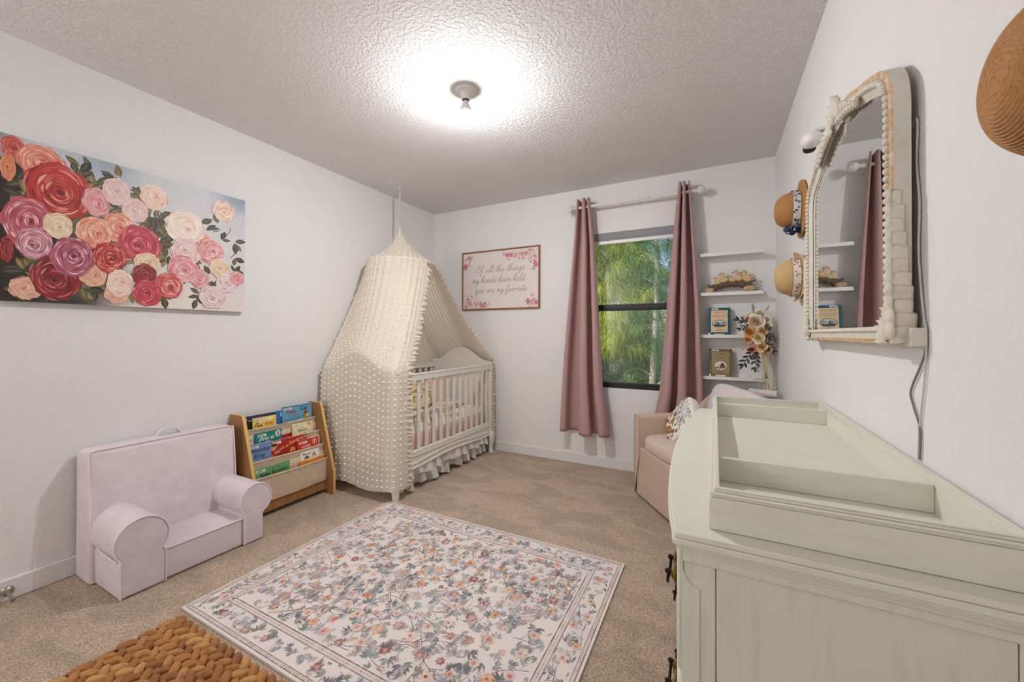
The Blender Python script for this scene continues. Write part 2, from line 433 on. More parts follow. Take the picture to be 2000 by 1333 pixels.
LV = [(0.248,0.672),(0.265,0.646),(0.289,0.581),(0.368,0.65),(0.455,0.575),(0.376,0.491),(0.402,0.463),(0.255,0.416),(0.215,0.438),(0.028,0.531),(0.024,0.464),(0.057,0.467),(0.068,0.169),(0.031,0.155),(0.098,0.136),(0.117,0.184),(0.041,0.055),(0.195,0.306),(0.268,0.273),(0.498,0.453),(0.527,0.424),(0.572,0.388),(0.542,0.445),(0.565,0.34),(0.573,0.286),(0.75,0.516),(0.83,0.515),(0.859,0.439),(0.947,0.426),(0.942,0.324),(0.751,0.258),(0.918,0.262),(0.727,0.096),(0.752,0.119),(0.797,0.133),(0.959,0.171),(0.304,0.099),(0.281,0.072),(0.432,0.061),(0.515,0.02),(0.559,0.05),(0.66,0.148),(0.718,0.05),(0.127,0.148),(0.346,0.322),(0.541,0.518),(0.326,0.452),(0.246,0.068),(0.317,0.042)]
GR = [(74, 64, 34), (104, 90, 48), (58, 52, 36), (132, 112, 66), (46, 44, 32), (92, 84, 60)]
for (u, v) in LV+[(random.uniform(.06, .6), random.uniform(.06, .62)) for _ in range(34)]:
    for k in range(random.choice((3, 4, 4, 5)) if u < .62 else random.choice((2, 3, 3))):
        a = random.uniform(0, 6.28); l = random.uniform(.045, .075); w_ = l*random.uniform(.38, .55)
        uu, vv = u+random.uniform(-.018, .018), v+random.uniform(-.018, .018)
        uu = min(max(uu, .07), W-.06); vv = min(max(vv, .06), Hh-.06)
        c = random.choice(GR); h = d.lay()
        d.leaf(uu, vv, l, w_, a, c, h)
        d.leaf(uu+.004*math.cos(a), vv+.004*math.sin(a), l*.8, w_*.35, a+.06, tuple(min(255, x+34) for x in c), h+5e-7)
for (a, b_) in [((.84, .5), (.80, .47)), ((.93, .4), (.90, .33)), ((.86, .45), (.9, .52)), ((.5, .42), (.56, .36)), ((.54, .53), (.55, .46))]:
    mid = (lerp(a[0], b_[0], .5)+.012, lerp(a[1], b_[1], .5)); d.strip(crom([a, mid, b_], 5), .004, (70, 64, 40))
RO = [(0.036,0.66,0.05,0.036,'coral'),(0.119,0.62,0.085,0.075,'peachr'),(0.022,0.57,0.061,0.022,'orange'),(0.151,0.435,0.092,0.064,'coral2'),(0.172,0.511,0.135,0.108,'red'),(0.080,0.346,0.117,0.078,'rosep'),(0.021,0.219,0.057,0.021,'crim'),(0.099,0.26,0.072,0.056,'mauve'),(0.17,0.355,0.06,0.048,'cream'),(0.074,0.06,0.05,0.05,'peach'),(0.167,0.118,0.105,0.082,'crim'),(0.296,0.501,0.07,0.051,'pink'),(0.369,0.574,0.07,0.055,'palep'),(0.519,0.594,0.068,0.06,'peachw'),(0.442,0.5,0.062,0.054,'palep'),(0.377,0.397,0.077,0.062,'peachc'),(0.288,0.347,0.082,0.064,'peachc'),(0.286,0.142,0.055,0.05,'peach'),(0.464,0.329,0.1,0.089,'redp'),(0.217,0.22,0.095,0.075,'magen'),(0.346,0.238,0.08,0.064,'red'),(0.75,0.411,0.042,0.037,'peachc'),(0.662,0.465,0.098,0.095,'white'),(0.858,0.61,0.065,0.065,'peachw'),(0.667,0.326,0.082,0.075,'palep'),(0.791,0.349,0.072,0.071,'pink'),(0.655,0.229,0.08,0.073,'pink'),(0.492,0.236,0.055,0.055,'cream'),(0.482,0.168,0.064,0.052,'crim'),(0.373,0.06,0.05,0.05,'peach'),(0.385,0.116,0.069,0.053,'peachw'),(0.589,0.126,0.074,0.064,'redw'),(0.494,0.075,0.07,0.061,'redp'),(0.735,0.181,0.055,0.05,'pink'),(0.837,0.26,0.058,0.055,'cream'),(0.875,0.172,0.06,0.058,'lilac'),(0.938,0.209,0.046,0.044,'pink'),(0.802,0.08,0.072,0.072,'lilac')]
PAL = {'coral': ((205, 92, 78), (240, 170, 150), (140, 40, 38)), 'peachr': ((226, 140, 118), (252, 222, 204), (186, 74, 62)), 'orange': ((222, 138, 98), (246, 190, 160), (170, 84, 52)),
       'red': ((188, 52, 48), (244, 190, 172), (112, 18, 24)), 'coral2': ((210, 106, 90), (232, 150, 132), (170, 66, 60)), 'rosep': ((192, 92, 106), (250, 226, 228), (128, 38, 50)),
       'mauve': ((206, 138, 152), (246, 226, 230), (120, 56, 72)), 'cream': ((236, 208, 176), (252, 242, 226), (206, 150, 108)), 'crim': ((142, 34, 40), (224, 140, 132), (76, 12, 20)),
       'pink': ((226, 160, 162), (252, 230, 228), (196, 92, 98)), 'palep': ((232, 200, 196), (252, 240, 238), (212, 158, 152)), 'peachw': ((240, 210, 192), (254, 244, 236), (224, 138, 106)),
       'peachc': ((230, 156, 126), (252, 228, 212), (196, 84, 64)), 'redp': ((196, 66, 78), (240, 160, 160), (128, 22, 40)), 'magen': ((176, 88, 110), (248, 222, 226), (112, 34, 56)),
       'white': ((244, 226, 212), (255, 250, 244), (228, 178, 148)), 'peach': ((228, 176, 150), (246, 214, 194), (196, 126, 98)), 'redw': ((206, 92, 88), (252, 226, 216), (150, 30, 36)),
       'lilac': ((230, 208, 208), (250, 240, 242), (206, 150, 152))}
d.dh = 4e-6
for (u, v, ry, rx, k) in RO:
    d.rose(u, v, min(rx*1.01, u+.0, W-u), min(ry*1.0, Hh-v, v), *PAL[k])
tag(obj('rose_painting', canvas, [m_paint]), 'large stretched canvas painted with red, pink and cream roses on the left wall', 'painting')

# ------------------------------------------------------------------ framed handwritten sign on the back wall
SX0, SX1, SZ0, SZ1 = -2.316, -1.446, 1.39, 1.984
t = thing('framed_sign', 'framed floral sign with handwritten words beside the window', 'sign', ((SX0+SX1)/2, YB, SZ0))
m_oak = M('sign_frame_wood', (166, 112, 66), .5, c2=(128, 80, 44), vs=6, stretch=(2, 30, 30))
sg = MB(); sg.box(SX0+.012, SX1-.012, YB-.012, YB, SZ0+.012, SZ1-.012, 0, lin((234, 224, 220))[:3])
f = plane_f((SX0, YB-.012, SZ0), (1, 0, 0), (0, 0, 1), (0, -1, 0)); d = Deco(sg, f, 0, 2e-4, 4e-6)
PK = [(230, 182, 188), (238, 200, 202), (222, 158, 168), (240, 212, 212), (212, 140, 152)]
def spray(cx, cy, sxx, syy, n, leaves):
    for k in range(leaves):
        a = random.uniform(0, 6.28); d.leaf(min(max(cx+random.gauss(0, sxx), .03), .80), min(max(cy+random.gauss(0, syy), .035), .54), random.uniform(.018, .035), .009, a, random.choice([(84, 92, 66), (120, 122, 84), (52, 54, 46), (176, 160, 140), (206, 186, 170)]))
    for k in range(n):
        x, y = min(max(cx+random.gauss(0, sxx), .04), .83), min(max(cy+random.gauss(0, syy), .04), .555)
        r = random.uniform(.014, .03); c = random.choice(PK)
        d.flower(x, y, r, c, tuple(max(0, q-34) for q in c), 6)
for a in [(.07, .10, .03, .05, 9, 10), (.19, .055, .06, .015, 10, 12), (.29, .05, .03, .01, 3, 5), (.05, .52, .02, .02, 2, 6), (.05, .46, .012, .02, 4, 4), (.1, .53, .03, .012, 0, 9),
          (.60, .52, .05, .02, 7, 12), (.74, .52, .06, .022, 12, 14), (.81, .47, .02, .03, 9, 8), (.82, .41, .01, .03, 1, 8), (.76, .06, .03, .025, 10, 10), (.82, .06, .02, .03, 3, 4)]: spray(*a)
GL = {
 'a': ([[(.9,.82),(.5,1),(.12,.62),(.1,.18),(.38,0),(.78,.42),(.94,.95),(.86,.3),(1.0,.02),(1.35,.32)]], 1.3),
 'd': ([[(.9,.82),(.5,1),(.12,.62),(.1,.18),(.38,0),(.78,.42),(1.02,2.2),(.88,.5),(1.0,.02),(1.35,.32)]], 1.3),
 'e': ([[(0,.28),(.5,.5),(.72,.8),(.5,1),(.18,.7),(.16,.2),(.45,0),(1.0,.34)]], .98),
 'f': ([[(0,.3),(.45,1.2),(.72,2.1),(.55,2.35),(.36,1.6),(.24,0),(.1,-1.1),(-.06,-1.0),(.2,-.2),(.7,.34)]], .72),
 'g': ([[(.9,.82),(.5,1),(.12,.62),(.1,.18),(.38,0),(.78,.42),(.94,.95),(.74,-.4),(.4,-1.15),(.16,-.85),(.6,-.15),(1.3,.36)]], 1.25),
 'h': ([[(0,.3),(.45,1.4),(.58,2.2),(.42,2.3),(.28,1.4),(.18,0),(.32,.62),(.66,1),(.8,.78),(.74,.2),(.9,0),(1.25,.32)]], 1.2),
 'i': ([[(0,.3),(.3,1),(.24,.2),(.42,0),(.75,.32)], [(.42,1.45),(.46,1.52)]], .7),
 'l': ([[(0,.3),(.45,1.4),(.6,2.2),(.44,2.35),(.28,1.4),(.24,.2),(.42,0),(.75,.32)]], .7),
 'm': ([[(0,.7),(.16,1),(.2,.5),(.14,0),(.3,.7),(.55,1),(.62,.6),(.56,0),(.72,.7),(.98,1),(1.06,.6),(1.02,.1),(1.2,0),(1.5,.32)]], 1.45),
 'n': ([[(0,.7),(.16,1),(.2,.5),(.14,0),(.3,.7),(.58,1),(.68,.6),(.64,.1),(.82,0),(1.15,.32)]], 1.1),
 'o': ([[(.6,.98),(.2,.8),(.08,.3),(.36,0),(.72,.35),(.72,.8),(.5,1),(.7,.86),(1.1,.9)]], 1.05),
 'r': ([[(0,.35),(.3,1.1),(.4,.9),(.7,.95),(.6,.4),(.74,0),(1.05,.32)]], 1.0),
 's': ([[(0,.3),(.42,1.1),(.56,.6),(.48,.05),(.14,.05),(.4,.08),(.95,.36)]], .9),
 't': ([[(0,.3),(.4,1.3),(.5,1.95),(.36,1.0),(.3,.2),(.46,0),(.8,.32)], [(.05,1.5),(.85,1.62)]], .75),
 'u': ([[(0,.4),(.2,1),(.16,.3),(.34,0),(.66,.4),(.84,1),(.78,.25),(.96,0),(1.25,.32)]], 1.2),
 'v': ([[(0,.6),(.18,1),(.3,.4),(.4,0),(.7,.55),(.76,1),(.86,.84),(1.15,.88)]], 1.05),
 'y': ([[(0,.5),(.2,1),(.18,.35),(.36,.05),(.66,.45),(.84,1),(.68,-.3),(.36,-1.15),(.12,-.85),(.5,-.15),(1.15,.36)]], 1.1),
 'O': ([[(1.3,2.2),(.6,2.0),(.1,1.2),(.1,.4),(.6,0),(1.2,.4),(1.5,1.3),(1.2,2.1),(.7,2.2),(.5,1.7),(.9,1.2),(1.7,1.3)]], 1.75), ' ': ([], .85)}
def script(txt, x0, x1, y, s):
    wid = sum(GL[c][1] for c in txt); k = (x1-x0)/(wid*s); x = x0
    for c in txt:
        for st in GL[c][0]:
            d.strip(crom([(x+(px_*k+.28*py_)*s, y+py_*s) for px_, py_ in st], 5), .0030 if c != 'O' else .003, (128, 120, 117), .0009)
        x += GL[c][1]*s*k
script('Of all the things', .165, .715, .375, .030)
script('my hands have held', .125, .715, .272, .030)
script('you are my favorite', .16, .735, .172, .030)
obj('sign_panel', sg, m_print, t)
m = MB()
m.box(SX0, SX0+.014, YB-.02, YB, SZ0, SZ1); m.box(SX1-.014, SX1, YB-.02, YB, SZ0, SZ1)
m.box(SX0+.014, SX1-.014, YB-.02, YB, SZ0, SZ0+.014); m.box(SX0+.014, SX1-.014, YB-.02, YB, SZ1-.014, SZ1)
obj('frame', m, m_oak, t, bevel=.002)

# ------------------------------------------------------------------ curtain rod and two curtains
RY, RZ = YB-.10, 2.243
t = thing('curtain_rod', 'white curtain rod with ridged ball finials above the window', 'curtain rod', (-.6, RY, RZ))
m_rod = M('rod_whitewash', (232, 228, 220), .5, c2=(206, 192, 170), vs=24, lo=.55, hi=.85)
m = MB(); m.tube([(-1.075, RY, RZ), (-.14, RY, RZ)], .0125, 16); obj('rod', m, m_rod, t)
for sx, x in ((-1, -1.075), (1, -.14)):
    m = MB(); m.lathe([(.0001, 0), (.016, 0), (.018, .006), (.014, .012), (.012, .018), (.022, .024), (.031, .034), (.033, .044), (.029, .054), (.024, .058), (.026, .062), (.02, .072), (.008, .078), (.0001, .079)],
              lambda a, b, z, sx=sx, x=x: (x+sx*z, RY+a, RZ+b), 20); obj('finial', m, m_rod, t)
    m = MB(); xx = x-sx*.02
    m.box(xx-.008, xx+.008, RY-.008, YB-.004, RZ-.018, RZ-.010); m.box(xx-.012, xx+.012, YB-.008, YB, RZ-.045, RZ+.03); m.tube([(xx, RY+.002, RZ-.014), (xx, RY+.014, RZ-.012), (xx, RY+.0165, RZ+.004)], .004, 8)
    obj('bracket', m, m_rod, t)
m_curt = weave(M('mauve_curtain_cloth', (204, 165, 162), .85, c2=(190, 151, 149), vs=260, sheen=.15, trans=.12), 500, .35)
def curtain(label, ltab, rtab, z0, z1, nf, ph, seed):
    m = MB()
    def P(u, v):
        z = lerp(z0, z1, v); a, b_ = interp(ltab, z), interp(rtab, z)
        g = 1-v
        amp = lerp(.055, .084, g**.7)*(1-.5*abs(2*u-1)**6)
        th = 2*PI*nf*u+ph+.5*math.sin(2.3*u*PI+seed)
        x = lerp(a, b_, u)+.13*(b_-a)/nf*math.sin(th*2)*math.sin(PI*u)**.5
        y = RY+.004+amp*math.cos(th)*(.82+.18*math.sin(u*5+seed)**2)+.006*math.sin(9*u+z*3+seed)*g
        return (x, min(y, YB-.012), z+.006*math.sin(6*u+seed)*g)
    m.grid(P, 96, 60)
    o = obj('curtain', m, m_curt, None, solid=.003); return tag(o, label, 'curtain', 'mauve curtains at the window')
curtain('mauve curtain hanging left of the window nearer the framed sign', [(.295, -1.205), (.55, -1.19), (.94, -1.165), (1.5, -1.12), (2.0, -1.075), (2.31, -1.055)],
        [(.295, -.775), (.62, -.82), (.72, -.835), (1.35, -.872), (1.93, -.905), (2.31, -.945)], .295, 2.312, 2.25, 2.4, 1.0)
curtain('mauve curtain hanging right of the window behind the armchair', [(.295, -.485), (.53, -.425), (.69, -.392), (1.37, -.337), (1.92, -.292), (2.31, -.255)],
        [(.295, -.03), (.6, -.075), (.9, -.09), (1.37, -.107), (1.75, -.13), (2.31, -.17)], .295, 2.318, 2.5, .6, 3.2)
# ------------------------------------------------------------------ child's lilac armchair
m_lilac = weave(M('lilac_linen', (230, 217, 222), .85, c2=(222, 207, 213), vs=14, bump=.35, bs=9, bd=.02, sheen=.2), 600, .2)
m_pipe = M('pale_piping', (238, 226, 230), .8)
t = thing('toddler_armchair', "small lilac child's armchair with pale piping by the left wall", 'armchair', (-2.46, 1.035, 0))
m = MB(); m.prism([(-2.675, .0), (-2.50, .0), (-2.515, .2), (-2.54, .575), (-2.555, .597), (-2.655, .602), (-2.675, .58)], lambda a, b, h: (a, h, b), .715, 1.345)
obj('backrest', m, m_lilac, t, bevel=.022, seg=4, sharp=60)
m = MB(); m.grid(lambda u, v: (lerp(-2.53, -2.262, u), lerp(.88, 1.262, v), .146+.010*math.sin(PI*u)*math.sin(PI*v)), 12, 12)
m.box(-2.53, -2.258+.0, .88, 1.262, .004, .147)
obj('seat', m, m_lilac, t, bevel=.01, seg=3)
def arm(yc, r, b0, b1):
    P = [(b0, .004), (b1, .004), (b1, .15)]
    a0 = math.atan2(.16-.232, b1-yc); a1 = math.atan2(.16-.232, b0-yc)+2*PI
    for k in range(25):
        a = lerp(a0, a1, k/24); P.append((yc+r*math.cos(a), .232+r*math.sin(a)*1.02))
    P.append((b0, .15)); return P
for yc, r, b0, b1 in ((.812, .098, .735, .898), (1.306, .084, 1.243, 1.345)):
    P = arm(yc, r, b0, b1); m = MB(); m.prism(P, lambda a, b, h: (h, a, b), -2.60, -2.246)
    ar_ = obj('arm', m, m_lilac, t, bevel=.009, seg=3, sharp=50)
    m = MB(); m.tube([(-2.2455, a, b) for a, b in P[2:]], .0036, 6)
    m.tube([(-2.2455, b0+.003, .16), (-2.2455, b0+.003, .08), (-2.2455, b0+.003, .006)], .0036, 6)
    e = b1 if yc < 1 else b0
    m.tube([(-2.2455, e, .16), (-2.2455, e, .006)], .0036, 6)
    if yc < 1:
        m.tube(crom([(-2.27, b0-.002, .158), (-2.36, b0-.004, .165), (-2.46, b0-.004, .175), (-2.55, b0-.012, .24), (-2.62, .713, .31)], 5), .0034, 6)
    obj('arm_piping', m, m_pipe, ar_)
m = MB()
m.tube(crom([(-2.505, .719, .2), (-2.515, .7185, .32), (-2.54, .7205, .57), (-2.552, .733, .594), (-2.553, .8, .599), (-2.553, 1.26, .599), (-2.552, 1.327, .594), (-2.54, 1.340, .57), (-2.515, 1.341, .3)], 5), .0036, 6)
m.tube([(-2.2565, .90, .147), (-2.2565, 1.242, .147)], .0036, 6)
obj('piping', m, m_pipe, t)
m = MB()
cur = crom([(-2.63, 1.0, .598), (-2.632, 1.015, .622), (-2.634, 1.05, .638), (-2.632, 1.09, .622), (-2.63, 1.11, .598)], 6)
m.grid(lambda u, v: Vector(cur[int(round(u*(len(cur)-1)))])+Vector((lerp(-.014, .014, v), 0, 0)), len(cur)-1, 2)
obj('carry_handle', m, m_pipe, t, solid=.003)

# ------------------------------------------------------------------ sling bookrack
m_maple = M('rack_wood', (176, 126, 76), .5, c2=(150, 102, 58), vs=5, stretch=(12, 12, 1.2), lo=.3, hi=.7)
m_edge = M('rack_edge_band', (222, 182, 104), .5)
m_canvas = weave(M('natural_canvas', (218, 198, 172), .9, c2=(204, 182, 154), vs=40), 500, .3)
t = thing('sling_bookrack', 'wooden sling bookrack with four canvas pockets of picture books', 'bookshelf', (-2.54, 1.65, 0))
SIDE = [(-2.683, 0), (-2.655, 0), (-2.645, .022), (-2.47, .022), (-2.46, 0), (-2.40, 0), (-2.40, .165), (-2.546, .636), (-2.556, .645), (-2.676, .645), (-2.683, .638)]
for y in (1.392, 1.932):
    m = MB(); m.prism(SIDE, lambda a, b, h: (a, h, b), y, y+.02, 0, side=1)
    obj('side_panel', m, [m_maple, m_edge], t, bevel=.0015)
obj('bottom_panel', Bx(-2.50, -2.485, 1.412, 1.932, .028, .118), m_maple, t, bevel=.001)
obj('back_rail', Bx(-2.678, -2.666, 1.412, 1.932, .30, .36), m_maple, t)
DW = [(-2.600, .535), (-2.555, .443), (-2.510, .350), (-2.465, .256)]
for i, (x, z) in enumerate(DW):
    m = MB(); dz = .165 if i == 3 else .15
    prof = [(x-.038, z+.055), (x-.0375, z-dz+.02), (x-.026, z-dz), (x-.012, z-dz+.004), (x-.006, z-dz+.02), (x-.003, z-.06), (x+.001, z-.012), (x+.006, z-.001), (x+.003, z+.006), (x-.004, z+.004)]
    pr = crom(prof, 3)
    def P(u, v, pr=pr, i=i):
        a, b = pr[int(round(v*(len(pr)-1)))]
        s = math.sin(PI*u); return (a+.0025*math.sin(u*9+i)*s, lerp(1.4125, 1.9315, u), b-.004*s*(1 if v > .4 else .3))
    m.grid(P, 20, len(pr)-1); sl_ = obj('canvas_sling', m, m_canvas, t, solid=.0016)
    m = MB(); m.tube([(x, 1.412, z-.002), (x, 1.932, z-.002)], .0045, 10); obj('dowel', m, m_maple, sl_)

# picture books: cover faces the room; y0..y1 across, top height, distance inside its pocket
GRP = 'picture books in the sling rack'
def book(label, tier, dx, y0, y1, ztop, col, deco, thick=.006, spine=None, drop=.12):
    x, z = DW[tier]; zb = z-drop+.0; xb = x+dx
    tilt = .05
    T = lambda a, b, h: (xb+h-(b-zb)*tilt, a, b)
    m = MB(); m.prism([(y0, zb), (y1, zb), (y1, ztop), (y0, ztop)], T, -thick, 0, 0, lin(col)[:3])
    r = thing('picture_book', label, 'book', (xb, (y0+y1)/2, zb), group=GRP)
    f = lambda a, b, h: T(y0+a, zb+b, h); d = Deco(m, f, 0, .0003, 2e-5)
    Hb = ztop-zb
    if deco: deco(d, y1-y0, Hb)
    obj('cover', m, m_print, r)
    p = MB(); p.prism([(y0+.002, zb+.002), (y1+.0004, zb+.002), (y1+.0004, ztop+.0004), (y0+.002, ztop+.0004)], T, -thick+.0012, -.0012)
    obj('pages', p, m_pages, r)
    return r
def stick(d, x, y, w=.045, h=.014):
    d.rect(x, y-h, x+w, y, (240, 238, 232)); d.rect(x+.004, y-h*.66, x+w*.8, y-h*.36, (96, 92, 92)); d.rect(x+.005, y-h*.9, x+w*.5, y-h*.8, (150, 148, 146))
def dk(d, W, H_):
    d.rect(0, 0, W, H_-.022, (26, 24, 34)); stick(d, .004, H_-.012, .05, .018)
book('black picture book with indigo top edge at the left of the top pocket', 0, -.028, 1.415, 1.672, .618, (58, 52, 92), dk)
def bl(d, W, H_): d.rect(W*.55, H_*.8, W*.85, H_*.95, (226, 230, 240))
book('narrow strip of bright blue book between the black and light blue books', 0, -.024, 1.655, 1.715, .620, (40, 104, 176), bl)
def ye(d, W, H_):
    d.rect(0, H_-.008, W, H_, (250, 222, 120)); stick(d, .012, H_-.010, .038)
    bn = [(.025, H_-.030), (.05, H_-.026), (.1, H_-.018), (.135, H_-.012)]
    d.strip(crom(bn, 5), .014, (246, 240, 214)); d.text('I Can Read!', .045, H_-.029, .0115, (60, 48, 30), rot=.12, shear=.2)
    d.ell(.032, H_-.034, .011, .006, (214, 120, 50)); d.text('Pete', .014, H_-.058, .026, (46, 40, 60), sx=1.05, bold=.0006); d.text('the', .068, H_-.044, .009, (150, 60, 40)); d.text('Kitty', .083, H_-.056, .027, (184, 52, 40), rot=.05, bold=.0006)
book('yellow early reader book in the top pocket of the rack', 0, -.012, 1.496, 1.651, .600, (244, 206, 84), ye)
def pc(d, W, H_):
    d.rect(.004, H_-.010, W-.004, H_-.006, (40, 88, 130)); stick(d, .012, H_-.012, .055, .014)
    d.text('Pete', .030, H_-.052, .036, (170, 36, 62), bold=.0010); d.text('Cat', W-.092, H_-.042, .038, (30, 40, 70), bold=.0010); d.text('the', .106, H_-.044, .012, (60, 66, 100))
    d.text('Screamin', .040, H_-.074, .019, (132, 40, 88), rot=.04); d.text('for Ice Cream!', .016, H_-.099, .020, (40, 52, 96), rot=.03)
    d.ell(W-.046, H_-.062, .015, .014, (168, 46, 60), 14); d.ell(W-.058, H_-.082, .015, .013, (72, 150, 72), 14); d.ell(W-.034, H_-.084, .014, .013, (236, 196, 70), 14)
    d.poly([(W-.068, H_-.092), (W-.026, H_-.092), (W-.046, H_-.125)], (196, 146, 88)); d.ell(W-.09, H_-.118, .05, .014, (226, 232, 238), 16)
book('light blue ice cream picture book with red title in the top pocket', 0, -.010, 1.695, 1.915, .643, (104, 166, 200), pc, thick=.008)
def wt(d, W, H_): stick(d, .002, H_-.012, .02, .02); d.text('Ar', .030, H_-.040, .030, (186, 44, 44), shear=.25, bold=.0005); pass
book('white book with red script title at the left of the second pocket', 1, -.028, 1.415, 1.520, .500, (236, 228, 220), wt)
def rb(d, W, H_): d.rect(0, H_-.006, W, H_, (140, 30, 30))
book('red book top between the teal and cream books in the second pocket', 1, -.029, 1.640, 1.752, .462, (188, 40, 40), rb)
def te(d, W, H_):
    stick(d, .016, H_-.012, .055, .016); d.text('¿Eres tú', .022, H_-.052, .031, (244, 244, 238), bold=.0008); d.text('mi', .064, H_-.076, .030, (244, 244, 238), bold=.0008)
    cx, cy = W-.027, H_-.026; d.ell(cx, cy, .019, .021, (240, 238, 228), 20); d.ell(cx, cy, .016, .018, (206, 214, 206), 20)
    d.rect(cx-.003, cy-.010, cx+.003, cy+.010, (50, 90, 84)); d.ell(cx, cy+.010, .005, .004, (190, 60, 50), 8); d.ell(cx, cy-.011, .008, .003, (60, 90, 84), 8)
book('teal book with white lettering in the second pocket', 1, -.014, 1.489, 1.664, .511, (14, 132, 122), te)
def bi(d, W, H_):
    stick(d, .018, H_-.008, .036, .012); d.strip(crom([(.014, H_-.032), (.06, H_-.026), (.12, H_-.026)], 5), .015, (250, 244, 220)); d.text('I Can Read!', .02, H_-.034, .014, (70, 56, 40), rot=.03)
    d.ell(W-.034, H_-.016, .011, .010, (236, 176, 50), 14); d.ell(W-.020, H_-.020, .008, .005, (210, 140, 40), 8); d.text('Biscuit', .045, H_-.058, .024, (60, 48, 40), bold=.0004)
    for x in (.06, .09): d.ell(x, H_-.073, .004, .004, (190, 150, 90), 8)
book('cream early reader book at the right of the second pocket', 1, -.012, 1.737, 1.893, .520, (238, 226, 182), bi)
def db(d, W, H_): pass
book('dark navy book top peeking out behind the red books in the third pocket', 2, -.031, 1.590, 1.690, .448, (40, 48, 74), db, thick=.004)
def wr(d, W, H_):
    for k in range(4): d.rect(W-.018, H_-.016-.02*k, W-.008, H_-.006-.02*k, (196, 52, 52))
book('white and red book edge at the right end of the third pocket', 2, -.029, 1.845, 1.928, .412, (236, 230, 224), wr)
def ab(d, W, H_):
    stick(d, .014, H_-.010, .048, .014); d.text('Abuelitas', .008, H_-.050, .034, (26, 30, 54), shear=.3, bold=.0004); d.text('Song', .028, H_-.086, .036, (26, 30, 54), shear=.3, bold=.0004)
    d.poly([(W*.6, 0), (W, 0), (W, H_*.5)], (40, 46, 72))
book('periwinkle blue song book at the left of the third pocket', 2, -.015, 1.424, 1.565, .455, (118, 146, 196), ab)
def pe(d, W, H_):
    stick(d, .012, H_-.006, .058, .016)
    d.ell(.018, H_-.036, .022, .024, (206, 170, 120), 12); d.ell(.022, H_-.026, .02, .010, (60, 44, 38), 10)
    cur = [(.016, H_-.105), (.05, H_-.072), (.10, H_-.046), (.17, H_-.026)]
    for s, x, y, rot, sz in (('El', .010, H_-.112, .75, .027), ('Perro', .032, H_-.092, .52, .030), ('con', .100, H_-.058, .36, .020), ('Sombrero', .130, H_-.046, .2, .030)): d.text(s, x, y, sz, (240, 204, 120), rot=rot, bold=.0004)
    d.ell(.155, H_-.088, .024, .015, (226, 168, 50), 14); d.ell(.148, H_-.078, .012, .012, (226, 168, 50), 12); d.ell(.185, H_-.092, .018, .016, (70, 62, 66), 14); d.ell(.152, H_-.100, .012, .008, (70, 50, 40), 10)
book('red book with golden arched title in the third pocket', 2, -.022, 1.566, 1.820, .445, (178, 30, 32), pe)
def ve(d, W, H_):
    stick(d, .014, H_-.012, .06, .016); d.text('verdes', .030, H_-.056, .026, (246, 236, 226), rot=.03, bold=.0006); cx, cy = W-.03, H_-.028
    d.ell(cx, cy, .018, .020, (240, 232, 220), 18); d.ell(cx, cy, .015, .017, (212, 84, 60), 18); d.rect(cx-.003, cy-.010, cx+.003, cy+.010, (246, 240, 230)); d.ell(cx, cy+.01, .005, .004, (246, 240, 230), 8)
book('bright red book with round badge at the right of the third pocket', 2, -.010, 1.742, 1.904, .410, (214, 48, 34), ve)
def gb(d, W, H_):
    stick(d, .014, H_-.012, .058, .016); d.text('I Love You,', .092, H_-.030, .018, (22, 52, 36), rot=.04); d.text('Baby Burrito', .04, H_-.062, .034, (22, 52, 36), rot=.05, bold=.0008)
book('green board book at the left of the bottom pocket', 3, -.014, 1.428, 1.662, .314, (104, 166, 104), gb, drop=.14)
def aw(d, W, H_):
    d.strip([(.016, H_-.022), (.075, H_-.019)], .006, (120, 118, 118)); d.text('A', W-.055, H_-.046, .048, (188, 40, 40), bold=.0009); d.rect(.012, H_-.016, .03, H_-.008, (120, 116, 116))
    for k in range(6): d.leaf(.045, H_-.05, .024, .008, .3+k*.5, (44, 92, 66))
    d.rect(W-.03, 0, W, H_, (206, 190, 166)) if False else None
book('white alphabet book with a red letter in the bottom pocket', 3, -.027, 1.750, 1.890, .332, (240, 238, 232), aw)
def ob(d, W, H_): d.ell(W*.45, H_-.004, .04, .006, (250, 190, 90), 12)
book('orange book top at the right of the bottom pocket', 3, -.012, 1.733, 1.924, .280, (232, 140, 36), ob)

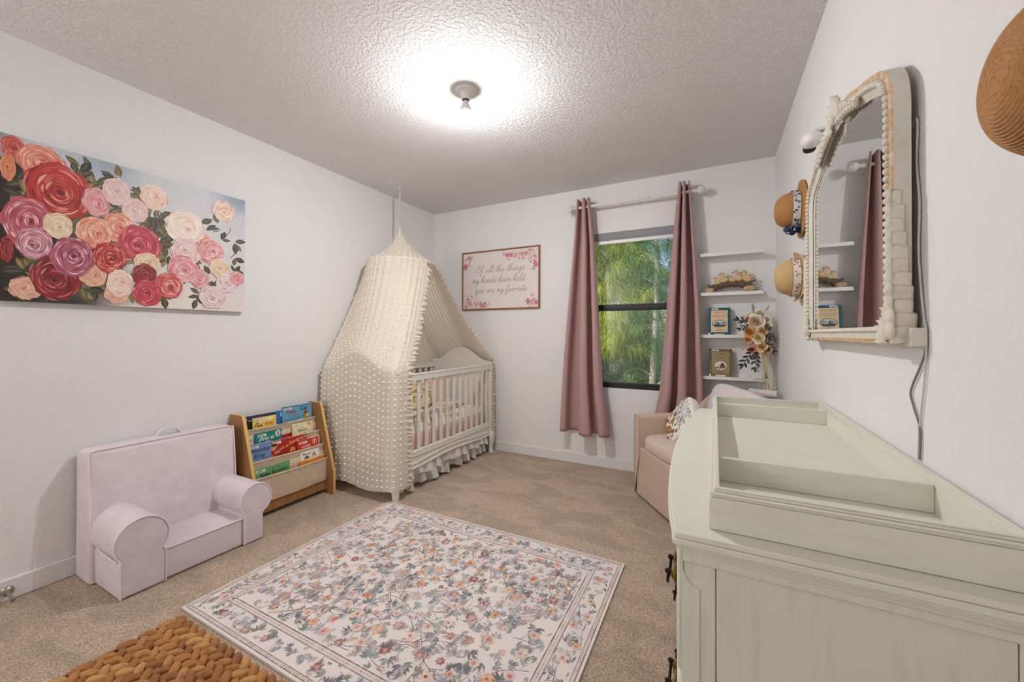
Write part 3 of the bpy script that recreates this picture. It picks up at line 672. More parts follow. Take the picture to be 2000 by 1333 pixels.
# ------------------------------------------------------------------ cot
m_crib = M('cot_paint', (236, 233, 226), .5, c2=(224, 219, 206), vs=14, stretch=(1, 1, 6), lo=.45, hi=.8)
CX0, CX1, CY0, CY1 = -2.625, -1.925, 2.035, 3.375
t = thing('baby_cot', 'cream painted baby cot with arched ends and slatted front', 'cot', ((CX0+CX1)/2, (CY0+CY1)/2, 0))
def arch(x, z_side=.885, z_top=1.008):
    u = (x-CX0)/(CX1-CX0); s = max(0, min(1, (.5-abs(u-.5)-.10)/.40)); s = .5-.5*math.cos(PI*s**.8); return lerp(z_side, z_top, s)
xs = [lerp(CX0+.0, CX1-.0, k/40) for k in range(41)]
for y in (CY0+.012, CY1-.032):
    m = MB(); P = [(x, arch(x)) for x in xs]; lowz = .24
    m.prism([(xs[0], lowz), (xs[-1], lowz)]+P[::-1], lambda a, b, h: (a, h, b), y, y+.02)
    e = obj('end_panel', m, m_crib, t, bevel=.003)
    m = MB()
    for (o, w_, dpt) in ((.0, .028, .030), (-.028, .014, .026)):
        pts = [(x, arch(x)+o+.006) for x in xs]
        pp = pts+[(x, z-w_) for x, z in pts[::-1]]
        yc = y+.01; n = len(pts)
        for s in range(n-1):
            q = [pts[s], pts[s+1], (pts[s+1][0], pts[s+1][1]-w_), (pts[s][0], pts[s][1]-w_)]
            m.add([(a, yc-dpt/2, b) for a, b in q]+[(a, yc+dpt/2, b) for a, b in q], [(0, 1, 2, 3), (7, 6, 5, 4), (0, 4, 5, 1), (2, 6, 7, 3)])
    obj('arch_moulding', m, m_crib, e)
def leg(x, y, front):
    m = MB()
    m.box(x-.022, x+.022, y-.022, y+.022, .20, .885)
    m.box(x-.025, x+.025, y-.025, y+.025, .868, .888)
    if front and y > 3: # cabriole foot
        tab = [(.21, .0, .024), (.17, .012, .034), (.13, .014, .032), (.09, .006, .024), (.05, 0, .020), (.02, .004, .022), (0, .006, .025)]
        m.tube([(x+o, y-o*.4, z) for z, o, r in tab], [r for z, o, r in tab], 10)
    else:
        m.grid(lambda u, v: (x+lerp(.024, .017, v)*[-1, 1, 1, -1][int(u*4) % 4], y+lerp(.024, .017, v)*[-1, -1, 1, 1][int(u*4) % 4], lerp(.21, 0, v)), 4, 4, cu=True)
        m.box(x-.017, x+.017, y-.017, y+.017, 0, .004)
    obj('leg', m, m_crib, t, bevel=.002)
for x, fr in ((CX1-.005, True), (CX0+.02, False)):
    for y in (CY0+.02, CY1-.02): leg(x, y, fr)
for xr, front in ((CX1-.012, True), (CX0+.02, False)):
    m = MB(); m.box(xr-.017, xr+.017, CY0+.04, CY1-.04, .808, .855); m.box(xr-.020, xr+.020, CY0+.04, CY1-.04, .846, .858)
    obj('top_rail', m, m_crib, t, bevel=.003)
    obj('lower_rail', Bx(xr-.015, xr+.015, CY0+.04, CY1-.04, .255, .298), m_crib, t, bevel=.003)
    ns = 14
    for k in range(ns):
        y = lerp(CY0+.085, CY1-.085, k/(ns-1))
        if not front and k % 1: continue
        obj('slat', Bx(xr-.007, xr+.007, y-.0165, y+.0165, .296, .81), m_crib, t, bevel=.003)
def apz(y, off=0):   # serpentine lower edge of the apron
    u = (y-CY0)/(CY1-CY0); return .172+.030*math.cos(2*PI*u)*-1*.6+.02*abs(2*u-1)**3+off
ys = [lerp(CY0+.04, CY1-.042, k/40) for k in range(41)]
m = MB(); m.prism([(y, apz(y)) for y in ys]+[(ys[-1], .262), (ys[0], .262)], lambda a, b, h: (h, a, b), CX1-.022, CX1-.002)
ap = obj('apron', m, m_crib, t, bevel=.002)
m = MB()
for o in (.006, .034): m.tube([(CX1-.002, y, apz(y, o)+(0 if o < .01 else .012*math.sin(PI*(y-ys[0])/(ys[-1]-ys[0])))) for y in ys], .0065, 6)
m.tube([(CX1-.001, ys[0], .263), (CX1-.001, ys[-1], .263)], .006, 6)
obj('apron_moulding', m, m_crib, ap)
# mattress, quilt, cushions, valance
m_sheet = weave(M('pink_sheet', (236, 190, 184), .9), 600, .15)
m = MB(); m.box(CX0+.05, CX1-.045, CY0+.05, CY1-.05, .262, .405)
mt = obj('mattress', m, m_sheet, None, bevel=.03, seg=4); tag(mt, 'mattress in a pink fitted sheet inside the cot', 'mattress')
m_quilt = M('floral_cream_cloth', (246, 236, 214), .9, vcol=True, bump=.4, bs=16, bd=.012)
def floral_pts(mb, f, n, w, h, s):
    d = Deco(mb, f, 0, .0015, 1e-6)
    for k in range(n):
        x, y = random.uniform(0, w), random.uniform(0, h)
        if random.random() < .5: d.flower(x, y, random.uniform(.5, 1)*s, random.choice([(226, 176, 150), (214, 180, 110), (206, 150, 130)]), (170, 120, 70), 5)
        else: d.leaf(x, y, s*1.4, s*.6, random.uniform(0, 6), random.choice([(150, 140, 100), (176, 150, 110)]))
m = MB(); cream = lin((246, 236, 214))[:3]
def qz(u, v): return .478+.018*math.sin(u*9+v*4)+.014*math.sin(v*17)+.03*max(0, v-.55)
def Q(u, v):
    y = lerp(CY0+.06, CY1-.06, v); x = lerp(CX0+.06, CX1-.055, u)
    e = min(1, min(u, 1-u)*9, min(v, 1-v)*14); return (x, y, .402+(qz(u, v)-.402)*e**.5)
m.grid(Q, 30, 50, 0, cream)
floral_pts(m, lambda a, b, h: Vector(Q(a, b))+Vector((0, 0, h*3)), 0, 1, 1, .03)
for k in range(170):
    u, v = random.uniform(.03, .97), random.uniform(.02, .98); p = Vector(Q(u, v)); e1 = (Vector(Q(min(1, u+.02), v))-p); e2 = (Vector(Q(u, min(1, v+.01)))-p)
    if e1.length < 1e-4 or e2.length < 1e-4: continue
    e1.normalize(); e2.normalize(); n_ = e1.cross(e2)
    d = Deco(m, plane_f(p, e1, e2, n_), 0, .003, 1e-6); c = random.choice([(214, 168, 140), (206, 176, 112), (166, 150, 104), (200, 140, 120)])
    d.flower(0, 0, random.uniform(.010, .018), c, (150, 110, 70), 5)
tag(obj('quilt', m, m_quilt, None), 'cream floral quilt spread over the cot mattress', 'quilt')
for i, (x, y, z, hx, hy, hz, lab) in enumerate([(-2.37, 2.76, .612, .055, .185, .135, 'pale yellow floral cushion propped up on the cot quilt near the canopy opening'), (-2.42, 3.10, .615, .055, .15, .135, 'plain peach cushion inside the cot, nearer the far arched end')]):
    m = MB(); c = ((250, 230, 186), (244, 208, 178))[i]; R = Matrix.Rotation(-.22, 3, 'Y')
    m.cushion((x, y, z), (hx, hy, hz), 4.4, 32, 18, 0, lin(c)[:3], R)
    for k in range(60 if i == 0 else 0):
        a, b_ = random.uniform(-.85, .85)*hy, random.uniform(-.8, .8)*hz; p = Vector((x, y, z))+R @ Vector((hx*max(0, 1-abs(a/hy)**4.4)**.23*max(0, 1-abs(b_/hz)**4.4)**.23, a, b_))
        d = Deco(m, plane_f(p, R @ Vector((0, 1, 0)), R @ Vector((0, 0, 1)), R @ Vector((1, 0, 0))), 0, .002, 1e-6); d.flower(0, 0, random.uniform(.010, .018), random.choice([(214, 172, 110), (206, 150, 80), (226, 180, 150)]), (150, 106, 60), 5)
    tag(obj('cushion', m, m_quilt, None), lab, 'cushion')
m_ruf = M('white_ruffle', (240, 236, 230), .9, trans=.25, bump=.2, bs=60, bd=.003)
t2 = thing('cot_valance', 'white gathered valance hanging to the carpet under the cot', 'bed skirt', (-1.96, 2.7, 0.02))
def valance(z0, z1, amp, off, n):
    m = MB()
    def P(u, v):
        y = lerp(CY0+.07, CY1-.10, u); a = amp*(v**.8)
        return (CX1-.045+off+.03*v+a*(math.sin(n*u*2*PI+2*math.sin(u*7))+.5*math.sin(n*2.3*u*2*PI+1)), y+.012*v*math.sin(n*u*4*PI), lerp(z0, z1, v)+.012*v*math.sin(n*.6*u*2*PI+1))
    m.grid(P, 200, 12); return m
obj('upper_tier', valance(.25, .115, .015, .014, 11), m_ruf, t2); obj('lower_tier', valance(.25, .030, .026, -.012, 9), m_ruf, t2)

# ------------------------------------------------------------------ canopy over the cot
m_sheer = M('dotted_sheer_voile', (253, 242, 226), .9, trans=.24, clear=.12, bump=.15, bs=80, bd=.002)
m_dot = M('voile_tuft', (253, 246, 233), 1.0)
m_rope = M('jute_rope', (226, 206, 176), .9, bump=.5, bs=400)
HKX, HKY = -2.463, 2.659
hk = thing('ceiling_hook', 'small white hook in the ceiling holding the canopy cord', 'hook', (HKX, HKY, H))
m = MB(); m.lathe([(.0001, 0), (.016, 0), (.014, .006), (.004, .009), (.004, .016), (.0001, .016)], lambda a, b, z: (HKX+a, HKY+b, H-z), 16); obj('plate', m, m_white, hk)
m = MB(); m.tube(crom([(HKX, HKY, H-.012), (HKX, HKY, H-.022), (HKX+.006, HKY, H-.030), (HKX, HKY, H-.038), (HKX-.006, HKY, H-.030)], 5), .002, 8); obj('hook', m, m_white, hk)
t = thing('cot_canopy', 'cream dotted voile canopy draped from the ceiling over the cot', 'canopy', (HKX, HKY, 0.05))
RCX, RCY, RRX, RRY, RZC, APZ = -2.425, 2.66, .25, .32, 1.768, 2.10
def ring(a): return (RCX+RRX*math.cos(a), RCY+RRY*math.sin(a), RZC)
oX = .018
PATH = [(CX1+oX, CY0+.11, math.radians(4)), (CX1+oX, CY0+.03, -math.radians(8)), (CX1-.01, CY0-oX, -math.radians(22)), (lerp(CX0, CX1, .75), CY0-oX, -math.radians(50)), (lerp(CX0, CX1, .5), CY0-oX, -math.radians(85)), (lerp(CX0, CX1, .25), CY0-oX, -math.radians(112)),
        (CX0+.01, CY0-oX, -math.radians(136)), (CX0-.022, CY0+.03, -math.radians(146)), (CX0-.026, lerp(CY0, CY1, .35), -math.radians(165)), (CX0-.026, lerp(CY0, CY1, .65), -math.radians(195)), (CX0-.022, CY1-.03, -math.radians(214)), (CX0+.01, CY1+oX, -math.radians(224)),
        (lerp(CX0, CX1, .25), CY1+oX, -math.radians(244)), (lerp(CX0, CX1, .5), CY1+oX, -math.radians(268)), (lerp(CX0, CX1, .75), CY1+oX, -math.radians(292)), (CX1-.01, CY1+oX, -math.radians(312)), (CX1+oX+.004, CY1-.02, -math.radians(320))]
CP = crom(PATH, 12); Ls = [0]
for a, b in zip(CP, CP[1:]): Ls.append(Ls[-1]+math.hypot(a[0]-b[0], a[1]-b[1]))
LT = Ls[-1]
def along(u):
    s = u*LT; lo, hi = 0, len(Ls)-1
    while hi-lo > 1:
        mid = (lo+hi)//2
        if Ls[mid] <= s: lo = mid
        else: hi = mid
    k = (s-Ls[lo])/max(1e-9, Ls[hi]-Ls[lo]); return [lerp(a, b, k) for a, b in zip(CP[lo], CP[hi])]
VS = .5                                     # v below VS: ring to cot top, above: the hanging part
def DR(u, v, off=0.0):
    x, y, a = along(u); zt = .895
    if y < CY0 or y > CY1: zt = max(zt, arch(min(max(x, CX0), CX1))+.012)
    if x < CX0: zt = .87
    rx, ry, rz = ring(a)
    fold = math.sin(LT*u*2*PI/.052+1.5*math.sin(u*31))
    if v < VS:
        k = v/VS; sag = .05*math.sin(PI*k)*(1 if x > CX0 else .2)
        px, py = lerp(rx, x, k), lerp(ry, y, k); pz = lerp(rz, zt, k**.94)-sag
        g = (1-k)*.0055+.0012; px += g*fold*math.cos(a); py += g*fold*math.sin(a)
    else:
        k = (v-VS)/(1-VS); w_ = .006*k*math.sin(LT*u*2*PI/.16)
        nx_, ny_ = (1 if x > CX1 else -1 if x < CX0 else 0), (-1 if y < CY0 else 1 if y > CY1 else 0)
        px, py = x+nx_*abs(w_), y+ny_*abs(w_)+(-.012*k if y < CY0 else 0); pz = lerp(zt, .070+.012*math.sin(u*40)+(.10 if y > 3.2 and x > -2 else 0), k)
    if px < XL+.012: px = XL+.012
    if py > YB-.016: py = YB-.016
    return Vector((px, py, pz))
m = MB(); m.grid(DR, 330, 44)
def nrm(u, v):
    e = 1e-3; n_ = (DR(min(1, u+e), v)-DR(max(0, u-e), v)).cross(DR(u, min(1, v+e))-DR(u, max(0, v-e)))
    if n_.length < 1e-9: return Vector((0, 0, 1))
    n_.normalize(); c = DR(u, v)-Vector((-2.3, 2.7, .6)); return n_ if n_.dot(c) > 0 else -n_
nc = int(LT/.046)
for i in range(nc):
    for j in range(41):
        if j % 2 and False: continue
        v = .02+.96*j/40; u = (i+.5+(.25 if j % 2 else -.25)*(1 if v < VS else 0))/nc
        p = DR(u, v); n_ = nrm(u, v); r = .0074*random.uniform(.8, 1.25)
        m.ball(p+n_*.002, (r, r*random.uniform(.7, 1), r*.75), 6, 4, 1)
drp = obj('drape', m, [m_sheer, m_dot], t, sharp=180)
m = MB()
def CAP(u, v):
    a = u*2*PI; k = v; s = .018+(1-.018)*(k**1.9*.75+k*.25); f_ = 1+.0012*math.sin(a*40)
    return (lerp(HKX, RCX, k)+RRX*s*f_*math.cos(a), lerp(HKY, RCY, k)+RRY*s*f_*math.sin(a), lerp(APZ, RZC, k**.8))
def CAPc(u, v):
    x, y, z = CAP(u, v); return (max(x, XL+.012), y, z)
m.grid(CAPc, 160, 20, cu=True)
for j in range(2, 12):
    v = (j+.3)/12; n_ = int(5+30*v**1.3)
    for i in range(n_):
        p = Vector(CAPc((i+.5*(j % 2))/n_, v)); q = p-Vector((RCX, RCY, p.z-.1)); q.normalize(); m.ball(p+q*.001, .0062, 6, 4, 1)
obj('canopy_top', m, [m_sheer, m_dot], t, sharp=180)
m = MB(); m.tube([(max(ring(2*PI*k/60)[0], XL+.016), ring(2*PI*k/60)[1], RZC) for k in range(60)], .005, 8, closed=True); obj('hoop_seam', m, m_dot, t)
def ruffle(u, sgn, v0, v1):
    m = MB(); n = 700
    def P(s, w):
        v = lerp(v0, v1, s); p = DR(u, v); q = DR(u-sgn*.012, v); dirv = (p-q); dirv.normalize(); nn_ = nrm(u, v)
        ph = s*300; wv = math.sin(ph+1.6*math.sin(s*57))
        return p+dirv*(w*.050*(1+.10*math.sin(ph*.43)))+nn_*(.013*w*wv+.004*w*math.sin(ph*1.7))+Vector((0, 0, .006*w*math.cos(ph)))
    m.grid(P, n, 4); return m
m_rtrim = M('cream_ruffle_cloth', (248, 236, 216), .9, trans=.3)
obj('ruffle_trim', ruffle(0.0, -1, .02, 1), m_rtrim, drp, sharp=180); obj('ruffle_trim', ruffle(1.0, 1, .02, 1), m_rtrim, drp, sharp=180)
m = MB()
for k in range(3):
    m.tube([(HKX+.006*math.cos(s*.8+k*2.09), HKY+.006*math.sin(s*.8+k*2.09), lerp(H-.036, APZ-.02, s/40)) for s in range(41)], .0048, 6)
m.ball((HKX, HKY, H-.06), (.010, .010, .016), 10, 8); m.ball((HKX, HKY, 2.30), (.008, .008, .012), 10, 8)
obj('cord', m, m_rope, t)
# ------------------------------------------------------------------ floral rug
RX0, RX1, RYa, RYb = -1.962, -.398, .838, 2.032
m_rug = M('rug_pile', (236, 228, 222), .95, vcol=True, c2=(230, 222, 218), vs=70, lo=.42, hi=.85, stretch=(1, .25, 1), bump=.4, bs=500, bd=.002)
rug = MB(); base = lin((226, 216, 211))[:3]; RT = .009
rug.box(RX0, RX1, RYa, RYb, .0005, RT-.001, 0, lin((214, 206, 200))[:3])
rf = lambda a, b, h: (RX0+a, RYa+b, RT+h); RW, RH = RX1-RX0, RYb-RYa
d = Deco(rug, rf, 0, 0, 0)
nb = 40
for i in range(nb):
    for j in range(30):
        k = noise.noise((i*.21, j*.21, 3)); c = (232+8*k, 221+6*k, 216-6*k)
        d.poly([(RW*i/nb, RH*j/30), (RW*(i+1)/nb, RH*j/30), (RW*(i+1)/nb, RH*(j+1)/30), (RW*i/nb, RH*(j+1)/30)], c, 0)
SL = [(130, 131, 135), (146, 143, 147), (112, 116, 119), (162, 156, 157), (128, 134, 130), (170, 162, 165)]
FL = [(216, 150, 104), (222, 168, 128), (208, 138, 102), (226, 194, 178), (230, 200, 186)]
RD = [(150, 92, 92), (166, 108, 106), (190, 138, 130)]
BR = (122, 100, 98)
def clear(x, y, mrg): return mrg < x < RW-mrg and mrg < y < RH-mrg
def zone(x, y, inner):   # central field or the border band
    e = min(x, y, RW-x, RH-y); return e > .148 if inner else .034 < e < .113
HL = [.0002]
def H2(): HL[0] = .0002+((HL[0]-.0002+3e-6) % .0004); return HL[0]
def acanth(x, y, s, a, inner):
    c = random.choice(SL)
    for k in range(-3, 4):
        aa = a+k*.45; l = s*(1-.12*abs(k)); ex, ey = x+l*math.cos(aa), y+l*math.sin(aa)
        if zone(ex, ey, inner) and zone(x, y, inner): d.leaf(x+.1*s*math.cos(aa), y+.1*s*math.sin(aa), l, s*.23, aa+random.uniform(-.15, .15), tuple(q+random.uniform(-10, 10) for q in c), H2())
def vine(x, y, a, L, inner, berries):
    pts = [(x, y)]; da = random.uniform(-.5, .5)
    for k in range(int(L/.012)):
        a += da*.12+random.uniform(-.12, .12); x += .012*math.cos(a); y += .012*math.sin(a)
        if not zone(x, y, inner): break
        pts.append((x, y))
        if k % 3 == 1:
            sgn = random.choice((-1, 1)); b = a+sgn*random.uniform(.6, 1.1); l = random.uniform(.018, .045); q = (x+l*math.cos(b), y+l*math.sin(b))
            if zone(q[0], q[1], inner):
                d.strip([(x, y), ((x+q[0])/2+.003*sgn, (y+q[1])/2), q], .0018, BR, H2())
                if random.random() < berries:
                    cc = random.choice([(166, 110, 92), (190, 136, 104), (150, 96, 92)])
                    for z in range(5): d.ell(q[0]+.0065*math.cos(z*1.257), q[1]+.0065*math.sin(z*1.257), .0036, .0028, cc, 6, z*1.257, H2())
                else: d.leaf(q[0], q[1], .02, .009, b, random.choice(SL), H2())
    if len(pts) > 3: d.strip(pts, .0028, BR, H2())
def fl(x, y, r, inner):
    if not zone(x-r*.8, y-r*.8, inner) or not zone(x+r*.8, y+r*.8, inner): return
    k = random.random(); hh = H2()+.0005; d.h = hh; d.dh = 2e-6
    if k < .5: d.flower(x, y, r, random.choice(FL), (170, 96, 60), random.choice((5, 6)))
    elif k < .78:
        c = random.choice(RD)
        for q in range(7): d.leaf(x, y, r, r*.62, q*.9, tuple(v+random.uniform(-14, 14) for v in c), hh+q*1e-6)
        d.ell(x, y, r*.36, r*.36, (206, 150, 120), 9, 0, hh+1e-5)
    else:
        c = random.choice([(226, 190, 176), (218, 176, 160)])
        for q in range(8): d.ell(x+.5*r*math.cos(q*.785), y+.5*r*math.sin(q*.785), r*.42, r*.3, tuple(v+random.uniform(-12, 12) for v in c), 8, q*.785, hh+q*1e-6)
        d.ell(x, y, r*.4, r*.4, (196, 128, 104), 10, 0, hh+1.2e-5)
rs = random.Random(11); random.seed(23)
def scatter(n, inner, mind, tries=6000):
    out = []
    for _ in range(tries):
        x, y = random.uniform(0, RW), random.uniform(0, RH)
        if zone(x, y, inner) and all((x-a)**2+(y-b)**2 > mind*mind for a, b in out): out.append((x, y))
        if len(out) >= n: break
    return out
for x, y in scatter(330, True, .043): acanth(x, y, random.uniform(.030, .056), random.uniform(0, 6.28), True)
for x, y in scatter(240, False, .030): acanth(x, y, random.uniform(.022, .042), random.uniform(0, 6.28), False)
for x, y in scatter(130, True, .068): vine(x, y, random.uniform(0, 6.28), random.uniform(.12, .3), True, .7)
for x, y in scatter(90, False, .05): vine(x, y, random.choice((0, PI/2, PI, -PI/2))+random.uniform(-.4, .4), .12, False, .5)
for x, y in scatter(150, True, .066): fl(x, y, random.uniform(.013, .028), True)
for x, y in scatter(90, False, .058): fl(x, y, random.uniform(.018, .030), False)
for e, w_, c in [(.012, .0030, (128, 104, 102)), (.026, .0024, (140, 118, 116)), (.115, .0024, (140, 116, 116)), (.140, .0034, (104, 80, 84))]:
    hh = .0011
    for a, b in [((e, e), (RW-e, e)), ((RW-e, e), (RW-e, RH-e)), ((RW-e, RH-e), (e, RH-e)), ((e, RH-e), (e, e))]: d.strip([a, b], w_, c, hh)
for e in (.019, .1275):
    k = 0
    per = [((e, e), (RW-e, e)), ((RW-e, e), (RW-e, RH-e)), ((RW-e, RH-e), (e, RH-e)), ((e, RH-e), (e, e))]
    for a, b in per:
        L = math.hypot(b[0]-a[0], b[1]-a[1]); ux, uy = (b[0]-a[0])/L, (b[1]-a[1])/L
        d.strip([a, b], .010 if e < .1 else .020, (222, 206, 200), .0007)
        for s in range(int(L/.014)):
            p = (a[0]+ux*(s*.014+.007), a[1]+uy*(s*.014+.007)); d.ell(p[0], p[1], .0045, .003, random.choice([(196, 150, 134), (206, 166, 140), (150, 136, 140), (214, 180, 166)]), 6, math.atan2(uy, ux), .0009)
tag(obj('floral_rug', rug, m_rug), 'large pale rug with a floral field and striped border on the carpet', 'rug')
random.seed(5)

# ------------------------------------------------------------------ braided hyacinth storage bench
m_hy = M('water_hyacinth', (190, 128, 62), .6, vcol=True, c2=(120, 74, 34), vs=60, lo=.52, hi=.85, bump=.6, bs=120, bd=.003, stretch=(1, 1, 1))
BX0, BX1, BY0, BY1, BZ = -1.244, -.62, .10, .526, .42
t = thing('woven_bench', 'braided water hyacinth storage bench in front of the rug', 'storage bench', ((BX0+BX1)/2, (BY0+BY1)/2, 0))
def hycol():
    b = random.choice([(180, 122, 60), (164, 106, 48), (196, 142, 82), (146, 90, 40), (174, 114, 52), (188, 130, 68)]); return lin(b)[:3]
def lump(m, p, d1, nrm_, L, w, h):
    d1 = Vector(d1).normalized(); n_ = Vector(nrm_); s = n_.cross(d1); R = Matrix((d1, s, n_)).transposed()
    mm = 8; nn2 = 16; P = []; F = []; col = hycol(); ph = random.uniform(0, 6)
    for j in range(mm+1):
        x = -1+2*j/mm; r = max(.05, (1-abs(x)**2.4))**.6
        for k in range(nn2):
            a = 2*PI*k/nn2; rr = r*(1+.11*math.sin(a*6+x*2.5+ph))
            P.append(Vector(p)+R @ Vector((x*L, math.cos(a)*w*rr, math.sin(a)*h*rr+.18*h*(1-x*x))))
    for j in range(mm):
        for k in range(nn2): F.append((j*nn2+k, j*nn2+(k+1) % nn2, (j+1)*nn2+(k+1) % nn2, (j+1)*nn2+k))
    F.append(tuple(range(nn2))[::-1]); F.append(tuple(mm*nn2+k for k in range(nn2))); m.add(P, F, 0, col)
def braid(m, p0, p1, side, nrm_, pitch=.030, w=.030):
    p0, p1 = Vector(p0), Vector(p1); L = (p1-p0).length; u = (p1-p0)/L; s = Vector(side); n = max(2, int(L/pitch))
    for k in range(n):
        for sg in (-1, 1):
            q = p0+u*((k+.5+.25*sg)*L/n)+s*(sg*w*.27)+Vector(nrm_)*random.uniform(-.002, .002)
            lump(m, q, u*.80-s*sg*.62+Vector(nrm_)*.12, nrm_, .0245*random.uniform(.92, 1.1), .0105*random.uniform(.9, 1.12), .0105)
m = MB(); rows = 11
for r in range(rows):
    y = lerp(BY1-.022, BY0+.022, r/(rows-1)); braid(m, (BX0+.012, y, BZ-.010), (BX1-.012, y, BZ-.010), (0, 1, 0), (0, 0, 1), w=.040)
obj('braided_lid', m, m_hy, t, sharp=80)
m = MB()
for r in range(10):
    z = lerp(.03, BZ-.045, r/9)
    braid(m, (BX0+.01, BY1-.004, z), (BX1-.01, BY1-.004, z), (0, 0, 1), (0, 1, 0), .034, .040)
    braid(m, (BX0+.004, BY0+.01, z), (BX0+.004, BY1-.01, z), (0, 0, 1), (-1, 0, 0), .034, .040)
    braid(m, (BX1-.004, BY0+.01, z), (BX1-.004, BY1-.01, z), (0, 0, 1), (1, 0, 0), .034, .040)
m.box(BX0+.012, BX1-.012, BY0+.0, BY1-.012, .004, BZ-.016, 0, lin((120, 78, 36))[:3])
obj('braided_body', m, m_hy, t, sharp=80)
m = MB()
for k in range(2):
    o = .004*k
    for a, b in (((BX0+o, BY1-o), (BX1-o, BY1-o)), ((BX0+o, BY0), (BX0+o, BY1-o)), ((BX1-o, BY0), (BX1-o, BY1-o))):
        n = 40; m.tube([(lerp(a[0], b[0], s/n), lerp(a[1], b[1], s/n), BZ-.020-.014*k+.003*math.sin(s*1.9+k*3)) for s in range(n+1)], [.0068+.0012*math.sin(s*1.9) for s in range(n+1)], 8, 0, hycol())
obj('rim_rope', m, m_hy, t)

# ------------------------------------------------------------------ dresser with changing tray
m_dress = M('antique_cream_paint', (226, 225, 212), .5, c2=(210, 208, 192), vs=26, stretch=(3, 3, .35), lo=.5, hi=.85, bump=.15, bs=60, bd=.001)
m_dress2 = M('antique_cream_top', (228, 227, 212), .45, c2=(214, 212, 194), vs=30, stretch=(.4, 3, 3), lo=.55, hi=.9, bump=.12, bs=60, bd=.001)
m_groove = M('glaze_in_groove', (120, 116, 94), .7)
DY0, DY1, DZ = .765, 2.035, .772
t = thing('dresser', 'cream painted bow-front dresser with bronze pulls along the right wall', 'dresser', (.165, 1.4, 0))
def bow(y, x0, amp): u = max(0, min(1, (y-DY0)/(DY1-DY0))); return x0-amp*(4*u*(1-u))**.8
def slab(o, z0, z1, x0=-.066, amp=.046):
    P = [(XR-.004, DY1+.022-o), (XR-.004, DY0-.022+o)]
    n = 36
    for k in range(n+1):
        y = lerp(DY0-.022+o, DY1+.022-o, k/n); P.append((bow(y, x0+o, amp), y))
    return P, z0, z1
m = MB()
for o, z0, z1 in ((.004, .800, .810), (0, .790, .800), (.006, .783, .790), (.013, .776, .783), (.018, .768, .776)):
    P, a, b = slab(o, z0, z1); m.prism(P, lambda x, y, h: (x, y, h), a, b)
obj('top', m, m_dress2, t, bevel=.0016)
m = MB(); m.box(-.03, XR-.016, DY0+.012, DY1-.012, .075, .769); obj('carcass', m, m_dress, t)
for y0, y1, o in ((DY0, DY0+.012, 0), (DY1-.012, DY1, 0)):
    m = MB(); m.box(.0012, XR-.0382, y0+.0015, y1-.0015, .128, .769); obj('side_panel', m, m_dress, t, bevel=.001)
    m = MB(); m.box(-.048, .0, y0, y1, .06, .769); m.box(XR-.037, XR-.016, y0, y1, .06, .769); m.box(.003, XR-.04, y0, y1, .06, .127); obj('stile', m, m_dress, t, bevel=.0012)
for y, s in ((DY0, 1), (DY1, -1)):   # canted corner pilaster
    P = [(-.0515, .06), (-.024, .06), (-.024, .712)]+crom([(-.026, .713), (-.034, .716), (-.043, .724), (-.0515, .742)], 5)
    m = MB(); m.prism(P, lambda a, b, h: (a, y+h*s, b), -.0022, .045)
    obj('corner_pilaster', m, m_dress, t, bevel=.001)
for x0, x1, y, s in ((-.05, XR-.016, DY0, 1), (-.05, XR-.016, DY1, -1)):
    m = MB(); m.box(x0, x1, min(y, y-.006*s), max(y, y-.006*s), .755, .769); obj('cornice_moulding', m, m_dress, t, bevel=.003, seg=3)
drz = [(.10, .285), (.305, .50), (.52, .752)]
for (z0, z1) in drz:
    for (y0, y1) in ((DY0+.055, 1.394), (1.406, DY1-.055)):
        m = MB(); n = 16; P = []
        for k in range(n+1): y = lerp(y0, y1, k/n); P.append((bow(y, -.055, .034), y))
        P += [(-.035, y1), (-.035, y0)]
        m.prism(P, lambda a, b, h: (a, b, h), z0, z1); dr = obj('drawer', m, m_dress, t, bevel=.004)
        for yh in (lerp(y0, y1, .22), lerp(y0, y1, .78)):
            zc = (z0+z1)/2; xh = bow(yh, -.055, .034)
            m = MB(); m.lathe([(.0001, 0), (.026, 0), (.026, .002), (.019, .005), (.0001, .006)], lambda a, b, z: (xh-z, yh+a*1.25, zc+b*.95), 20)
            for sg in (-1, 1): m.ball((xh-.004, yh+sg*.030, zc+.006), (.006, .008, .011), 8, 6)
            m.ball((xh-.003, yh, zc+.030), (.004, .008, .010), 8, 6)
            h = obj('pull_backplate', m, m_brass, dr)
            m = MB()
            for sg in (-1, 1): m.tube([(xh-.002, yh+sg*.030, zc+.010), (xh-.014, yh+sg*.030, zc+.010)], .004, 8); m.ball((xh-.016, yh+sg*.030, zc+.010), .0058, 8, 6)
            m.tube(crom([(xh-.014, yh-.030, zc+.010), (xh-.016, yh-.027, zc-.012), (xh-.017, yh-.012, zc-.022), (xh-.018, yh, zc-.020), (xh-.017, yh+.012, zc-.022), (xh-.016, yh+.027, zc-.012), (xh-.014, yh+.030, zc+.010)], 5), .0032, 8)
            obj('bail_pull', m, m_bronze, dr)
m = MB(); m.box(-.03, -.012, DY0+.06, DY1-.06, .045, .10); m.box(-.02, XR-.02, DY0+.02, DY1-.02, .06, .08); obj('plinth', m, m_dress, t)
for x in (-.025, XR-.05):
    for y in (DY0+.03, DY1-.03):
        m = MB(); m.lathe([(.0001, .07), (.028, .07), (.024, .055), (.030, .04), (.028, .02), (.020, .0), (.0001, 0)], lambda a, b, z: (x+a, y+b, z), 16); obj('foot', m, m_dress, t)
t = thing('changing_tray', 'cream wooden changing tray with end compartments on top of the dresser', 'changing tray', (.18, 1.39, .8105))
